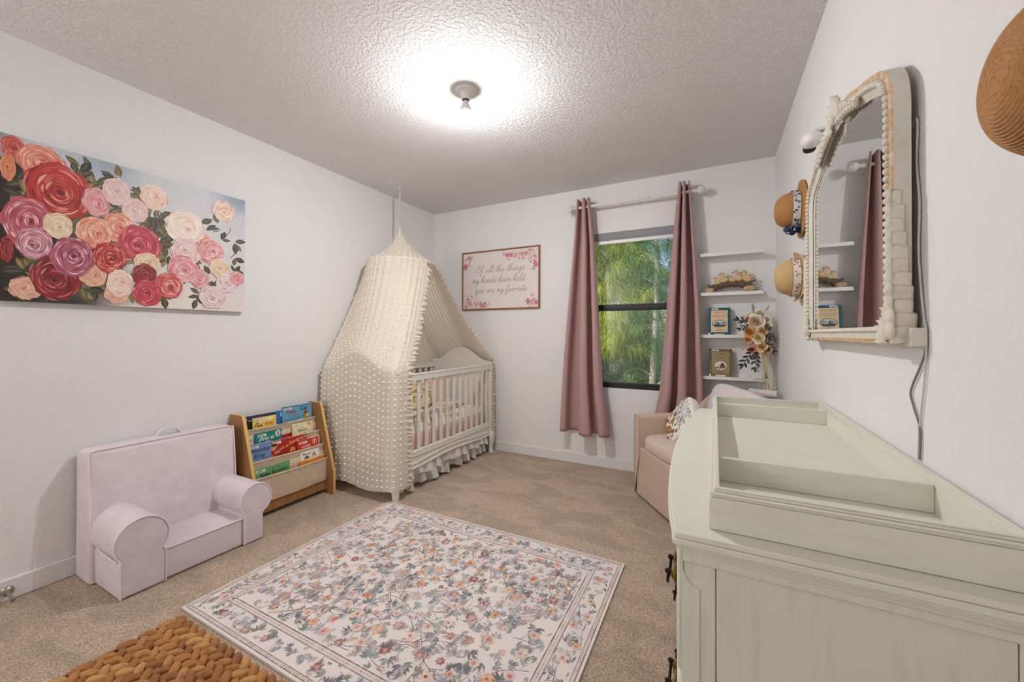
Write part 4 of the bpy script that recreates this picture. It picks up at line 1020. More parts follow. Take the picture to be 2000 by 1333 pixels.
TX0, TX1, TY0, TY1, TZ0, TZ1 = -.010, XR-.006, .785, 2.0, .8105, .882
obj('tray_floor', Bx(TX0+.01, TX1-.01, TY0+.01, TY1-.01, TZ0, TZ0+.008), m_dress2, t)
def wall4(m, o, i, z0, z1):
    m.box(TX0-o, TX0+i, TY0+i, TY1-i, z0, z1); m.box(TX1-i, TX1, TY0+i, TY1-i, z0, z1)
    m.box(TX0-o, TX1, TY0-o, TY0+i, z0, z1); m.box(TX0-o, TX1, TY1-i, TY1+o, z0, z1)
m = MB(); wall4(m, 0, .017, TZ0, .866); obj('tray_side', m, m_dress2, t, bevel=.0015)
m = MB(); wall4(m, -.0035, .017, .866, .8705); wall4(m, -.001, .017, .8705, .8745); wall4(m, -.0075, .017, .8745, .8790); wall4(m, -.0085, .0165, .8790, TZ1); obj('moulded_rim', m, m_dress2, t, bevel=.0012)
for y in (1.035, 1.850): obj('divider', Bx(TX0+.017, TX1-.017, y-.006, y+.006, TZ0+.008, .872), m_dress2, t, bevel=.002)

# ------------------------------------------------------------------ arched mirror on the right wall
m_mwhite = M('chalky_white_carving', (226, 218, 204), .7, c2=(200, 182, 152), vs=40, lo=.55, hi=.8, bump=.3, bs=200, bd=.001)
m_mside = M('cream_frame_side', (220, 214, 202), .6, c2=(204, 196, 180), vs=20, lo=.5, hi=.8)
m_mwood = M('bare_tan_wood', (196, 158, 116), .6, c2=(226, 208, 182), vs=18, stretch=(2, 2, 5), lo=.42, hi=.68)
m_glass = M('mirror_silver', (236, 238, 238), .0, metal=1.0)
t = thing('arched_mirror', 'arched mirror in a carved whitewashed frame with bead trim on the right wall', 'mirror', (XR-.03, 1.615, 1.13))
MC, MHW, MZ0 = 1.5985, .4535, 1.130
HALF = [(.4535, MZ0), (.4535, 1.40), (.4535, 1.60), (.453, 1.655), (.444, 1.70), (.42, 1.737), (.38, 1.764), (.305, 1.793), (.22, 1.818), (.11, 1.850), (0, 1.866)]
HP = [HALF[0]]+crom(HALF[1:], 5)
OUT = [(MC-a, z) for a, z in HP]+[(MC+a, z) for a, z in HP[::-1][1:]]      # near foot, over the arch, far foot
def inset(P, k):
    out = []; N = len(P)
    for i in range(N):
        a = P[max(0, i-1)]; b = P[min(N-1, i+1)]; tx, tz = b[0]-a[0], b[1]-a[1]; l = math.hypot(tx, tz) or 1
        q = (P[i][0]+tz/l*k, P[i][1]-tx/l*k); out.append(q)
    return [(y, max(z, MZ0+k*.8)) if i in (0, N-1) else (y, z) for i, (y, z) in enumerate(out)]
XB, XF, XG = XR-.016, XR-.047, XR-.034          # back, face and glass depth
rings = [(0, XB, 1), (0, XF+.003, 1), (.003, XF, 0), (.015, XF-.001, 0), (.017, XF+.002, 1), (.032, XF+.003, 1), (.047, XF+.010, 1), (.052, XG-.001, 1)]
m = MB()
loops = []
for k, x, mt_ in rings:
    P = inset(OUT, k); z0 = MZ0+k*.75
    P = [(y, max(z, z0)) for y, z in P]; loops.append(([(x, y, z) for y, z in P], mt_))
N = len(OUT)
for (A, ma), (B_, mb_) in zip(loops, loops[1:]): m.add(A+B_, [(i, (i+1) % N, N+(i+1) % N, N+i) for i in range(N)], mb_)
m.add([(XB, y, z) for y, z in OUT], [tuple(range(N))], 1)
fr_ = obj('frame', m, [m_mwood, m_mside], t, sharp=35)
GI = inset(OUT, .050); GI = [(y, max(z, MZ0+.038)) for y, z in GI]
m = MB(); m.prism(GI, lambda a, b, h: (h, a, b), XG, XG+.003); obj('mirror_glass', m, m_glass, t)
m = MB()
def walk(P, step):
    out = []; carry = 0
    for a, b in zip(P, P[1:]):
        L = math.hypot(b[0]-a[0], b[1]-a[1]); s = carry
        while s < L: out.append((lerp(a[0], b[0], s/L), lerp(a[1], b[1], s/L))); s += step
        carry = s-L
    return out
BI = [(y, max(z, MZ0+.036)) for y, z in inset(OUT, .025)]
for y, z in walk(BI, .0165): m.ball((XF-.001, y, z), .0080, 10, 8)
for y, z in walk([BI[-1], BI[0]], .010): m.ball((XF+.001, y, MZ0+.034), .0056, 8, 6)
obj('bead_trim', m, m_mwhite, fr_)
def petal(m, p, d1, L, w, h, nrm_=(-1, 0, 0)):
    d1 = Vector(d1).normalized(); n_ = Vector(nrm_); s = n_.cross(d1); R = Matrix((d1, s, n_)).transposed(); P = []; F = []; a_, b_ = 8, 6
    for i in range(a_+1):
        u = i/a_; wd = w*math.sin(PI*min(1, .12+u*.88))**.8
        for j in range(b_+1):
            v = 2*j/b_-1; P.append(Vector(p)+R @ Vector((u*L, v*wd, h*(1-.75*v*v)*(.55+.6*math.sin(PI*u))+h*.9*max(0, u-.75)*4*(1-abs(v))-.15*h*(1 if abs(v) < .2 else 0))))
    for i in range(a_):
        for j in range(b_): k = i*(b_+1)+j; F.append((k, k+1, k+b_+2, k+b_+1))
    m.add(P, F)
m = MB()      # crest of leaves on the crown
for k in range(-4, 5):
    a = k*.30; petal(m, (XF+.002, MC+.012*k, 1.838-.006*abs(k)), (0, math.sin(a), math.cos(a)), .072-.006*abs(k), .017, .014)
for sg in (-1, 1):
    for q in range(7):
        y = MC+sg*(.03+.030*q); zz = interp([(0, 1.866), (.11, 1.85), (.22, 1.818), (.30, 1.793)], abs(y-MC))
        petal(m, (XF+.001, y, zz-.034), (0, sg, .55-.17*q), .052-.003*q, .014, .013); petal(m, (XF+.001, y, zz-.046), (0, sg, -.35), .040-.002*q, .010, .011)
m.ball((XF-.004, MC, 1.842), (.014, .020, .024), 12, 8)
obj('crest', m, m_mwhite, fr_, solid=.002)
for sg in (-1, 1):     # leafy swags climbing both lower corners
    m = MB(); ys = MC+sg*MHW
    for q in range(11):
        z = MZ0+.012+q*.029; wd = .030-.0014*q
        yb = ys-sg*(.008-.0002*q)+sg*.004*max(0, 1-q/5)
        petal(m, (XF+.001, yb, z), (0, sg*.12, 1), .046-.001*q, wd*(.5 if q > 1 else .7), .012-.0003*q)
        if q < 2: petal(m, (XF+.001, yb-sg*.012, z+.01), (0, -sg*.5, .9), .036, .010, .010)
        wq = .040-.0022*q; hq = .014-.0009*q
        def plate(u, v, z=z, wq=wq, hq=hq):
            lip = hq*(.35+.65*u)*math.sin(PI*(.12+.76*v))**.5; return (XF-.003+wq*v+.002*math.sin(v*9+z*80), ys+sg*(lip*(1 if u < .98 else .3)), z-.012+.038*u+.004*math.sin(PI*v))
        m.grid(plate, 8, 8)
    for q in range(5):
        a = -.1+q*.40; petal(m, (XF+.001, ys-sg*.022, MZ0+.010), (0, -sg*math.cos(a), math.sin(a)), .050, .011, .012)
    obj('corner_carving', m, m_mwhite, fr_, solid=.002)
obj('base_block', Bx(XB-.012, XR-.002, MC-MHW-.030, MC+MHW+.03, MZ0-.003, MZ0+.036), m_mside, t, bevel=.002)
m_cord = M('clear_white_cord', (206, 206, 204), .4); m_cord2 = M('grey_cord', (120, 120, 122), .5)
m = MB(); x = XR-.004
m.tube(crom([(XR-.008, 1.19, 1.60), (x, 1.160, 1.615), (x, 1.152, 1.59), (x, 1.158, 1.52), (x, 1.145, 1.43), (x, 1.150, 1.33), (x, 1.140, 1.25), (x, 1.128, 1.19), (XR-.0045, 1.118, 1.165)], 6), .0022, 6, 0)
m.tube(crom([(x, 1.118, 1.166), (XR-.0035, 1.1205, 1.124), (x, 1.140, 1.09), (x, 1.190, 1.03), (x, 1.180, 1.0), (x, 1.150, .96), (x, 1.146, .92), (x, 1.150, .888)], 6), .0020, 6, 1)
m.tube(crom([(x, 1.117, 1.166), (x, 1.118, 1.12), (x, 1.126, 1.06), (x, 1.142, .99), (x, 1.152, .94), (x, 1.156, .888)], 6), .0018, 6, 0)
tag(obj('mirror_light_cord', m, [m_cord, m_cord2]), 'thin white power cord trailing from the mirror down the wall', 'cord')
# nursery camera
t = thing('nursery_camera', 'white wall camera above the mirror crest', 'camera', (XR, 1.93, 1.905))
m = MB(); m.cushion((XR-.052, 1.925, 1.912), (.034, .060, .030), 2.4, 24, 14, 0, (1, 1, 1), Matrix.Rotation(.25, 3, 'X')); obj('camera_body', m, m_white, t)
m = MB(); m.cushion((XR-.050, 1.975, 1.901), (.022, .018, .020), 2.6, 20, 10, 0, (1, 1, 1), Matrix.Rotation(.25, 3, 'X')); obj('lens', m, m_dark, t)
m = MB(); m.box(XR-.012, XR, 1.895, 1.955, 1.90, 1.955); m.box(XR-.045, XR, 1.908, 1.942, 1.938, 1.950); obj('wall_mount', m, m_white, t, bevel=.004)

# ------------------------------------------------------------------ straw hats on the right wall
def straw(name, c, c2): return M(name, c, .8, c2=c2, vs=260, lo=.4, hi=.75, bump=.3, bs=300, bd=.001)
m_h1, m_h2, m_h3 = straw('caramel_straw', (192, 138, 82), (162, 110, 58)), straw('light_straw', (216, 184, 134), (192, 156, 104)), straw('toffee_straw', (190, 140, 88), (158, 108, 62))
m_band = M('floral_ribbon', (240, 232, 224), .8, vcol=True)
def hat(label, y, z, R, rc, dep, mat, band, tilt, brim_up, rib=.0022, hang=0.0):
    t = thing('straw_hat', label, 'hat', (XR-.004, y, z-R), group='straw hats on the right wall')
    X = lambda h: XR-.001-h
    c_, s_ = math.cos(tilt), math.sin(tilt)
    T = lambda a, b, h: (X(h), y+a, z+b-hang*h)
    m = MB(); n = 108; pr = []
    for k in range(n+1):
        u = k/n; a = u*PI/2*1.0; r = rc*(math.cos(a)**.62 if u < 1 else .0001); h = .016+dep*(math.sin(a)**.9)
        bump_ = rib*(1.0, .6, -1.0)[k % 3]*.55; pr.append((max(.0003, r+bump_*math.cos(a)), h+bump_*math.sin(a)))
    m.lathe(pr, T, 48); obj('crown', m, mat, t, sharp=180)
    m = MB(); pr = []
    for k in range(25):
        u = k/24; r = lerp(rc-.002, R, u); h = .014+rib*.6*(1 if k % 2 else -1); pr.append((r, max(.001, h), u))
    m.grid(lambda a_, b_: (lambda q, an: T(q[0]*math.cos(an), q[0]*math.sin(an), max(.001, q[1]+brim_up*q[2]**2.0*math.sin(an)**4-.010*q[2])))(pr[int(round(a_*24))], 2*PI*b_), 24, 64, cv=True); obj('brim', m, mat, t, sharp=180, solid=.003)
    if band:
        m = MB(); col = lin(band[0])[:3]
        g = lambda u, v: T(*(lambda r, a: (r*math.cos(a), r*math.sin(a)))(rc*1.02+.002, 2*PI*u), .020+.030*v)
        m.grid(g, 48, 2, 0, col, cu=True)
        for k in range(120):
            a = random.uniform(0, 6.28); v = random.uniform(.08, .92); rr = rc*1.02+.0032+random.uniform(0, .0005); h = .020+.030*v
            p = Vector(T(rr*math.cos(a), rr*math.sin(a), h)); n_ = Vector((0, math.cos(a), math.sin(a))); v_ = Vector((-1, 0, 0)); u_ = v_.cross(n_)
            dd = Deco(m, plane_f(p, u_, v_, n_), 0, .0002, 1e-6); dd.ell(0, 0, random.uniform(.003, .006), random.uniform(.0025, .005), random.choice(band[1]), 7, random.uniform(0, 3))
        hb_ = obj('hat_band', m, m_band, t)
        if band[2]:
            m = MB(); b0 = Vector(T(-.030, -rc-.006, .036))
            for q, (dx, dz, dl) in enumerate([(-.030, -.006, .03), (.014, -.020, .03), (-.012, -.040, .02), (.02, .012, .02)]):
                m.cushion(b0+Vector((dx, -.006*q+.008, dz*.6)), (dl*.62, .009, .013), 2.2, 14, 8, 0, lin(random.choice(band[1][:3]))[:3], Matrix.Rotation(.5*q, 3, 'Y'))
            for k in range(40):
                p = b0+Vector((random.uniform(-.04, .03), random.uniform(-.02, .004), random.uniform(-.03, .012))); m.ball(p, .004, 6, 4, 0, lin(random.choice(band[1]))[:3])
            obj('bow', m, m_band, hb_)
    return t
hat('caramel straw hat with navy floral band and bow, above the pale straw hat', 2.42, 1.772, .140, .090, .100, m_h1, ((226, 224, 226), [(36, 46, 86), (52, 66, 112), (24, 30, 54), (226, 190, 90), (90, 120, 150), (240, 240, 240), (36, 46, 86)], True), 0, .008)
hat('pale straw hat with coral floral band, lower hat beside the mirror', 2.42, 1.436, .122, .092, .100, m_h2, ((240, 226, 214), [(206, 120, 84), (60, 62, 84), (224, 160, 120), (120, 130, 140), (176, 90, 70), (240, 236, 230)], False), 0, .034)
hat('large toffee straw hat hung near the viewer at the top right', .577, 1.405, .140, .092, .119, m_h3, None, 0, .02, rib=.0030)
# ------------------------------------------------------------------ beige barrel armchair in the corner
random.seed(9)
m_linen = weave(M('beige_linen', (206, 182, 162), .9, c2=(198, 173, 153), vs=200, sheen=.15), 450, .35)
m_seatc = weave(M('seat_linen', (216, 197, 182), .9, c2=(208, 187, 171), vs=200, sheen=.2), 450, .25)
AW, AD = .33, .33; ACX, ACY = -.519+AW*.573+AD*.82+.004, 2.974-AW*.82+AD*.573
t = thing('armchair', 'beige linen barrel armchair in the corner under the shelves', 'armchair', (ACX, ACY, 0), math.radians(-55))
def upath(n=60, o=0.0, rc=.20):      # U shape: front-left, round the back, front-right
    P = [(-AW+o, -AD), (-AW+o, 0), (-AW+o, AD-rc)]
    for k in range(1, 12): a = PI-PI/2*k/12; P.append((-AW+rc+(rc-o)*math.cos(a), AD-rc+(rc-o)*math.sin(a)))
    P += [(-AW+rc, AD-o), (AW-rc, AD-o)]
    for k in range(1, 12): a = PI/2-PI/2*k/12; P.append((AW-rc+(rc-o)*math.cos(a), AD-rc+(rc-o)*math.sin(a)))
    P += [(AW-o, AD-rc), (AW-o, 0), (AW-o, -AD)]
    return P
PO, PI_ = upath(), upath(o=.075); NP = len(PO)
def backh(p): return lerp(.585, .745, max(0, min(1, (p[1]-.10)/.16))**1.0)
m = MB()
sec = []
for (a, b) in zip(PO, PI_):
    hh = backh(a); c = ((a[0]+b[0])/2, (a[1]+b[1])/2)
    sec += [(a[0], a[1], .012), (a[0], a[1], hh-.022), (lerp(a[0], c[0], .35), lerp(a[1], c[1], .35), hh-.004), (c[0], c[1], hh), (lerp(b[0], c[0], .35), lerp(b[1], c[1], .35), hh-.004), (b[0], b[1], hh-.022), (b[0], b[1], .30)]
F = []
for i in range(NP-1):
    for j in range(6): F.append((i*7+j, (i+1)*7+j, (i+1)*7+j+1, i*7+j+1))
F.append(tuple(range(7))); F.append(tuple((NP-1)*7+j for j in range(7)))
m.add(sec, F); obj('back_and_arms', m, m_linen, t, local=True, bevel=.01, seg=3, sharp=50)
m = MB(); m.box(-AW+.02, AW-.02, -AD+.006, AD-.08, .012, .355); obj('seat_base', m, m_linen, t, local=True, bevel=.012, seg=3)
m = MB(); m.cushion((0, -.035, .398), (AW-.06, AD-.035, .058), 5.0, 36, 16); obj('seat_cushion', m, m_seatc, t, local=True)
m = MB()
for s in (-1, 1): m.tube([(s*(AW-.002), -AD-.001, .02), (s*(AW-.002), -AD-.001, .56), (s*(AW-.012), -AD-.001, .578), (s*(AW-.062), -AD-.001, .578), (s*(AW-.073), -AD-.001, .56), (s*(AW-.073), -AD-.001, .30)], .003, 6)
obj('welt', m, m_linen, t, local=True)
# cushions on it
m_lil2 = weave(M('lilac_grey_cotton', (228, 216, 219), .9, bump=.4, bs=8, bd=.02), 500, .15)
m = MB(); R = Matrix.Rotation(math.radians(-52), 3, 'Z') @ Matrix.Rotation(-.30, 3, 'X') @ Matrix.Rotation(.10, 3, 'Y')
m.cushion((.115, 3.020, .635), (.225, .065, .165), 5.0, 36, 20, 0, (1, 1, 1), R)
tag(obj('back_cushion', m, m_lil2), 'plain lilac cushion leaning on the back of the beige armchair', 'cushion')
m = MB(); R2 = Matrix.Rotation(math.radians(-66), 3, 'Z') @ Matrix.Rotation(-.5, 3, 'X') @ Matrix.Rotation(.5, 3, 'Y')
pc_ = Vector((-.190, 2.905, .572)); pr_ = (.14, .045, .14)
m.cushion(pc_, pr_, 4.6, 32, 18, 0, lin((240, 236, 228))[:3], R2)
for k in range(130):
    a, b_ = random.uniform(-.85, .85)*pr_[0], random.uniform(-.85, .85)*pr_[2]
    yy = pr_[1]*max(0, 1-abs(a/pr_[0])**4.6)**.22*max(0, 1-abs(b_/pr_[2])**4.6)**.22
    p = pc_+R2 @ Vector((a, -yy, b_)); dd = Deco(m, plane_f(p, R2 @ Vector((1, 0, 0)), R2 @ Vector((0, 0, 1)), R2 @ Vector((0, -1, 0))), 0, .0022, 1e-6)
    low = b_ < -.01
    c = random.choice([(150, 84, 50), (196, 140, 60), (120, 72, 48), (206, 120, 90), (110, 116, 84)] if low else [(206, 206, 206), (190, 196, 200), (216, 206, 200), (150, 156, 140)])
    if random.random() < .5: dd.flower(0, 0, random.uniform(.008, .016), c, (150, 96, 40), 5)
    else: dd.leaf(0, 0, .026, .010, random.uniform(0, 6), c)
cu_ = obj('floral_cushion', m, m_quilt); tag(cu_, 'small white floral cushion with fringed edge on the beige armchair', 'cushion')
m = MB()
for k in range(36):
    a = 2*PI*k/36; p = pc_+R2 @ Vector((pr_[0]*math.copysign(abs(math.cos(a))**.62, math.cos(a)), 0, pr_[2]*math.copysign(abs(math.sin(a))**.62, math.sin(a))))
    q = (p-pc_).normalized()
    if p.z < .56: m.tube([p-q*.004, p+q*.010, p+q*.018+Vector((0, 0, -.004))], [.004, .006, .003], 6)
obj('fringe', m, M('ochre_fringe', (196, 160, 96), .9), cu_)
m = MB(); R = Matrix.Rotation(math.radians(-20), 3, 'Z')
pts = [Vector((.285, 3.15, .757))+R @ Vector((lerp(-.085, .080, k/10), 0, 0)) for k in range(11)]
m.tube(pts, [.026+.002*math.sin(k*2) for k in range(11)], 18)
for k in (0, 10):
    dr_ = R @ Vector((1 if k else -1, 0, 0))
    for q in range(3): m.tube([pts[k]+dr_*.001+R @ Vector((0, math.cos(a), math.sin(a)))*(.006+.006*q) for a in [2*PI*s/18 for s in range(18)]], .0022, 5, closed=True)
tag(obj('rolled_blanket', m, m_lil2), 'rolled lilac blanket on top of the armchair back in the corner', 'blanket')

# ------------------------------------------------------------------ four narrow picture ledges
m_shelf = M('white_shelf', (240, 239, 237), .4)
SHX0, SHX1 = -.098, .303
for z, lab in ((1.735, 'empty white picture ledge, topmost of the four'), (1.440, 'white picture ledge holding the duckling figurine'), (1.125, 'white picture ledge holding the teal book'), (.815, 'white picture ledge holding the olive book, lowest of the four')):
    t = thing('picture_ledge', lab, 'shelf', ((SHX0+SHX1)/2, YB, z), group='white picture ledges beside the window')
    obj('ledge', Bx(SHX0, SHX1, YB-.092, YB, z, z+.014), m_shelf, t, bevel=.001)
    obj('front_lip', Bx(SHX0, SHX1, YB-.102, YB-.092, z, z+.024), m_shelf, t, bevel=.001)
    m = MB(); m.box(SHX0, SHX1, YB-.010, YB, z+.014, z+.044); br_ = obj('back_rail', m, m_shelf, t, bevel=.001)
    m = MB()
    for x in (SHX0+.08, SHX1-.08): m.lathe([(.0001, 0), (.004, 0), (.004, .001), (.0001, .0012)], lambda a, b, h, x=x: (x+a, YB-.010-h, z+.030+b), 10)
    obj('screw', m, m_nickel, br_)
# duckling figurine
m_log = M('carved_bark', (120, 100, 82), .8, c2=(84, 68, 54), vs=50, stretch=(1, 4, 4), bump=.6, bs=90, bd=.003)
m_logend = M('carved_log_end', (206, 182, 146), .8, c2=(176, 146, 108), vs=60, bump=.5, bs=120, bd=.002)
m_duck = M('cream_resin', (226, 198, 148), .6, c2=(206, 172, 118), vs=60, bump=.35, bs=150, bd=.002)
FZ, FY = 1.4545, YB-.055
t = thing('duckling_figurine', 'figurine of five ducklings sitting on an arched log', 'figurine', (.10, FY, FZ))
m = MB(); pts = crom([(-.040, FY, FZ+.022), (-.005, FY, FZ+.047), (.045, FY, FZ+.066), (.105, FY, FZ+.072), (.165, FY, FZ+.066), (.215, FY, FZ+.048), (.245, FY, FZ+.026)], 6)
m.tube(pts, [.024+.003*math.sin(k*1.3)+(.004 if k < 5 or k > len(pts)-6 else 0) for k in range(len(pts))], 14)
m.tube(crom([(.20, FY-.01, FZ+.068), (.235, FY-.012, FZ+.080), (.262, FY-.012, FZ+.092)], 4), [.010, .009, .008, .007, .007, .006, .006, .005, .005], 8); m.tube([(-.02, FY-.01, FZ+.055), (-.052, FY-.014, FZ+.070)], [.010, .006], 8)
obj('log', m, m_log, t, sharp=70)
for (x, z, sx) in ((-.035, .024, .034), (.225, .030, .044)):
    m = MB(); m.cushion((x, FY-.008, FZ+z), (sx, .030, .0225), 2.5, 20, 12); obj('log_foot', m, m_logend, t)
for i, (x, z, s, hd) in enumerate([(.018, .090, .8, -.6), (.060, .108, 1.0, -.7), (.110, .100, .75, -.8), (.152, .116, 1.05, -1), (.205, .110, 1.1, -1)]):
    m = MB(); c = Vector((x, FY-.006+.004*(i % 2), FZ+z-.006)); R = Matrix.Rotation(.45, 3, 'Y')
    m.ball(c, (.030*s, .019*s, .023*s), 16, 12, 0, (1, 1, 1), R)
    m.tube(crom([c+Vector((.018*s, 0, .004)), c+Vector((.036*s, 0, .008*s)), c+Vector((.046*s, 0, .018*s))], 3), [.012*s, .011*s, .009*s, .007*s, .005*s, .003*s, .002*s], 8)
    m.tube([c+Vector((-.010*s, 0, .008*s)), c+Vector((-.014*s, 0, .026*s)), c+Vector((-.015*s, 0, .036*s))], [.016*s, .012*s, .012*s], 12)
    hc = c+Vector((-.016*s, 0, .044*s)); m.ball(hc, (.0165*s, .0145*s, .0150*s), 14, 10)
    m.ball(hc+Vector((-.018*s, -.003*s, -.003*s)), (.009*s, .0055*s, .0032*s), 10, 6, 1)
    for sg in (-1, 1): m.ball(hc+Vector((-.009*s, sg*.0115*s, .004*s)), .0028*s, 8, 6, 2)
    m.cushion(c+Vector((.006*s, -.017*s, .002)), (.020*s, .004, .012*s), 2.2, 14, 8, 0, (1, 1, 1), R)
    obj('duckling', m, [m_duck, M('resin_beak', (120, 92, 60), .6) if i == 0 else bpy.data.materials['resin_beak'], m_dark], t)
# two storybooks
def storybook(label, x0, x1, z0, hgt, deco, col):
    dep = YB-.030; ti = .16
    T = lambda a, b, h: (a, dep-.048+(b-z0)*ti-h*1.0, b)
    r = thing('story_book', label, 'book', ((x0+x1)/2, dep-.03, z0), group='storybooks on the picture ledges')
    m = MB(); m.prism([(x0, z0), (x1, z0), (x1, z0+hgt), (x0, z0+hgt)], T, -.002, 0, 0, lin(col)[:3]); m.prism([(x0, z0), (x1, z0), (x1, z0+hgt), (x0, z0+hgt)], T, -.016, -.014, 0, lin(col)[:3])
    m.prism([(x0, z0), (x0+.003, z0), (x0+.003, z0+hgt), (x0, z0+hgt)], T, -.014, -.002, 0, lin(col)[:3])
    f = lambda a, b, h: T(x0+a, z0+b, h); deco(Deco(m, f, 0, .0003, 2e-5), x1-x0, hgt); obj('cover', m, m_print, r)
    p = MB(); p.prism([(x0+.003, z0+.003), (x1-.003, z0+.003), (x1-.003, z0+hgt-.003), (x0+.003, z0+hgt-.003)], T, -.014, -.002); obj('pages', p, m_pages, r)
def vign(d, cx, cy, rx, ry, bg, dark):
    d.ell(cx, cy, rx*1.08, ry*1.1, dark, 28); d.ell(cx, cy, rx, ry, bg, 28)
    for k in range(14):
        a = random.uniform(-1, 1)*.8; d.strip([(cx+rx*a*.9-.012, cy-ry*random.uniform(.2, .75)), (cx+rx*a*.9+.012, cy-ry*random.uniform(.2, .75))], .0012, (90, 84, 76))
def t1(d, W, H_):
    random.seed(2)
    for k in range(150): d.ell(random.uniform(0.002, W-.002), random.uniform(.002, H_-.002), .003, .0018, random.choice([(18, 84, 106), (44, 120, 136), (16, 62, 84)]), 6, random.uniform(0, 3), .0003)
    d.h = .0005; x0, x1, y0, y1 = .018, W-.018, .028, H_-.020; d.rect(x0-.002, y0-.002, x1+.002, y1+.002, (60, 46, 30)); d.rect(x0, y0, x1, y1, (226, 200, 160))
    cx = W/2; d.text('PAPÁ OSO', cx, y1-.022, .0165, (176, 74, 60), align='c', sx=1.1); d.text('VUELVE A CASA', cx, y1-.042, .0150, (176, 74, 60), align='c', sx=1.0)
    d.strip([(cx-.036, y1-.050), (cx+.036, y1-.050)], .003, (150, 126, 98))
    vign(d, cx, y0+.064, .044, .027, (196, 200, 186), (50, 46, 44))
    d.poly([(cx-.042, y0+.058), (cx-.02, y0+.078), (cx+.01, y0+.066), (cx+.03, y0+.080), (cx+.042, y0+.06)], (120, 150, 160)); d.poly([(cx-.040, y0+.056), (cx+.040, y0+.056), (cx+.03, y0+.042), (cx-.03, y0+.042)], (54, 48, 44)); d.rect(cx-.012, y0+.056, cx-.004, y0+.076, (60, 50, 44)); d.rect(cx+.004, y0+.056, cx+.03, y0+.062, (226, 214, 190))
    d.strip([(cx-.014, y0+.024), (cx+.014, y0+.024)], .002, (150, 126, 98)); d.strip([(cx-.028, y0+.015), (cx+.028, y0+.015)], .004, (120, 98, 72))
    d.rect(cx-.032, .008, cx+.032, .017, (226, 206, 168)); d.rect(.022, H_-.016, .066, H_-.004, (236, 236, 232)); d.rect(.026, H_-.012, .058, H_-.008, (120, 120, 120)); d.rect(.0, .002, .012, .024, (240, 240, 240))
def t2_(d, W, H_):
    random.seed(4)
    for k in range(120):
        e = random.choice((0, 1, 2, 3)); q = random.uniform(0, 1); w_ = random.uniform(.003, .014)
        x, y = ((q*W, w_), (q*W, H_-w_), (w_, q*H_), (W-w_, q*H_))[e]; d.leaf(x, y, .010, .005, random.uniform(0, 6), random.choice([(58, 46, 30), (84, 68, 44), (44, 36, 26)]), .0004)
    d.h = .0006; cx = W/2; d.rect(.018, .030, W-.018, H_-.024, (162, 140, 100))
    d.text('UN BESO', cx, H_-.044, .0165, (60, 48, 32), align='c'); d.text('PARA OSITO', cx, H_-.062, .0150, (60, 48, 32), align='c'); d.strip([(cx-.034, H_-.070), (cx+.034, H_-.070)], .003, (110, 92, 64))
    vign(d, cx, .088, .042, .034, (232, 222, 206), (50, 40, 28))
    d.poly([(cx-.036, .076), (cx-.01, .092), (cx+.01, .084), (cx+.036, .09), (cx+.03, .07), (cx-.028, .068)], (120, 104, 80)); d.ell(cx+.012, .092, .013, .016, (78, 60, 44), 14); d.ell(cx-.014, .084, .010, .010, (206, 192, 170), 12)
    d.strip([(cx-.014, .047), (cx+.014, .047)], .002, (110, 92, 64)); d.strip([(cx-.028, .038), (cx+.028, .038)], .004, (92, 76, 52))
    d.rect(cx-.034, .010, cx+.034, .021, (226, 216, 196)); d.rect(.018, H_-.016, .064, H_-.004, (236, 236, 232)); d.rect(.022, H_-.012, .056, H_-.008, (120, 120, 120)); d.rect(.0, .002, .012, .026, (240, 240, 240))
storybook('teal patterned storybook standing on the ledge under the duckling figurine', -.046, .100, 1.1395, .212, t1, (24, 92, 114))
storybook('olive brown storybook standing on the lowest ledge', -.040, .110, .8295, .212, t2_, (128, 108, 72))

# ------------------------------------------------------------------ bouquet in the corner
random.seed(12)
m_petal = M('silk_petals', (255, 255, 255), .7, vcol=True, trans=.15)
m_leafd = M('dark_leaves', (255, 255, 255), .55, vcol=True)
t = thing('bouquet', 'cascading bouquet of cream and peach roses with ribbon in the corner', 'bouquet', (.30, 3.30, .84))
def rose3(m, c, ax, r, col, col2):
    ax = Vector(ax).normalized(); u = ax.orthogonal().normalized(); w = ax.cross(u)
    for k in range(17):
        f_ = k/16; a = k*2.4; rad = r*(.12+.88*f_); open_ = .15+1.0*f_; hgt = r*.75
        cc = tuple(lerp(p, q, f_) for p, q in zip(lin(col2)[:3], lin(col)[:3])); P = []
        for i in range(6):
            s = i/5
            for j in range(7):
                v = 2*j/6-1; ang = a+v*(.55+.35*(1-f_)); rr = rad*(.35+.65*math.sin(s*PI/2)**open_)*(1-.05*v*v)+(.10*r*f_*s**4); z = hgt*(s*(1.05-.55*f_)-.30*s**4*f_)-.04*r*v*v*s
                P.append(Vector(c)+(u*math.cos(ang)+w*math.sin(ang))*rr+ax*(z-hgt*.35))
        m.add(P, [(i*7+j, i*7+j+1, (i+1)*7+j+1, (i+1)*7+j) for i in range(5) for j in range(6)], 0, cc)
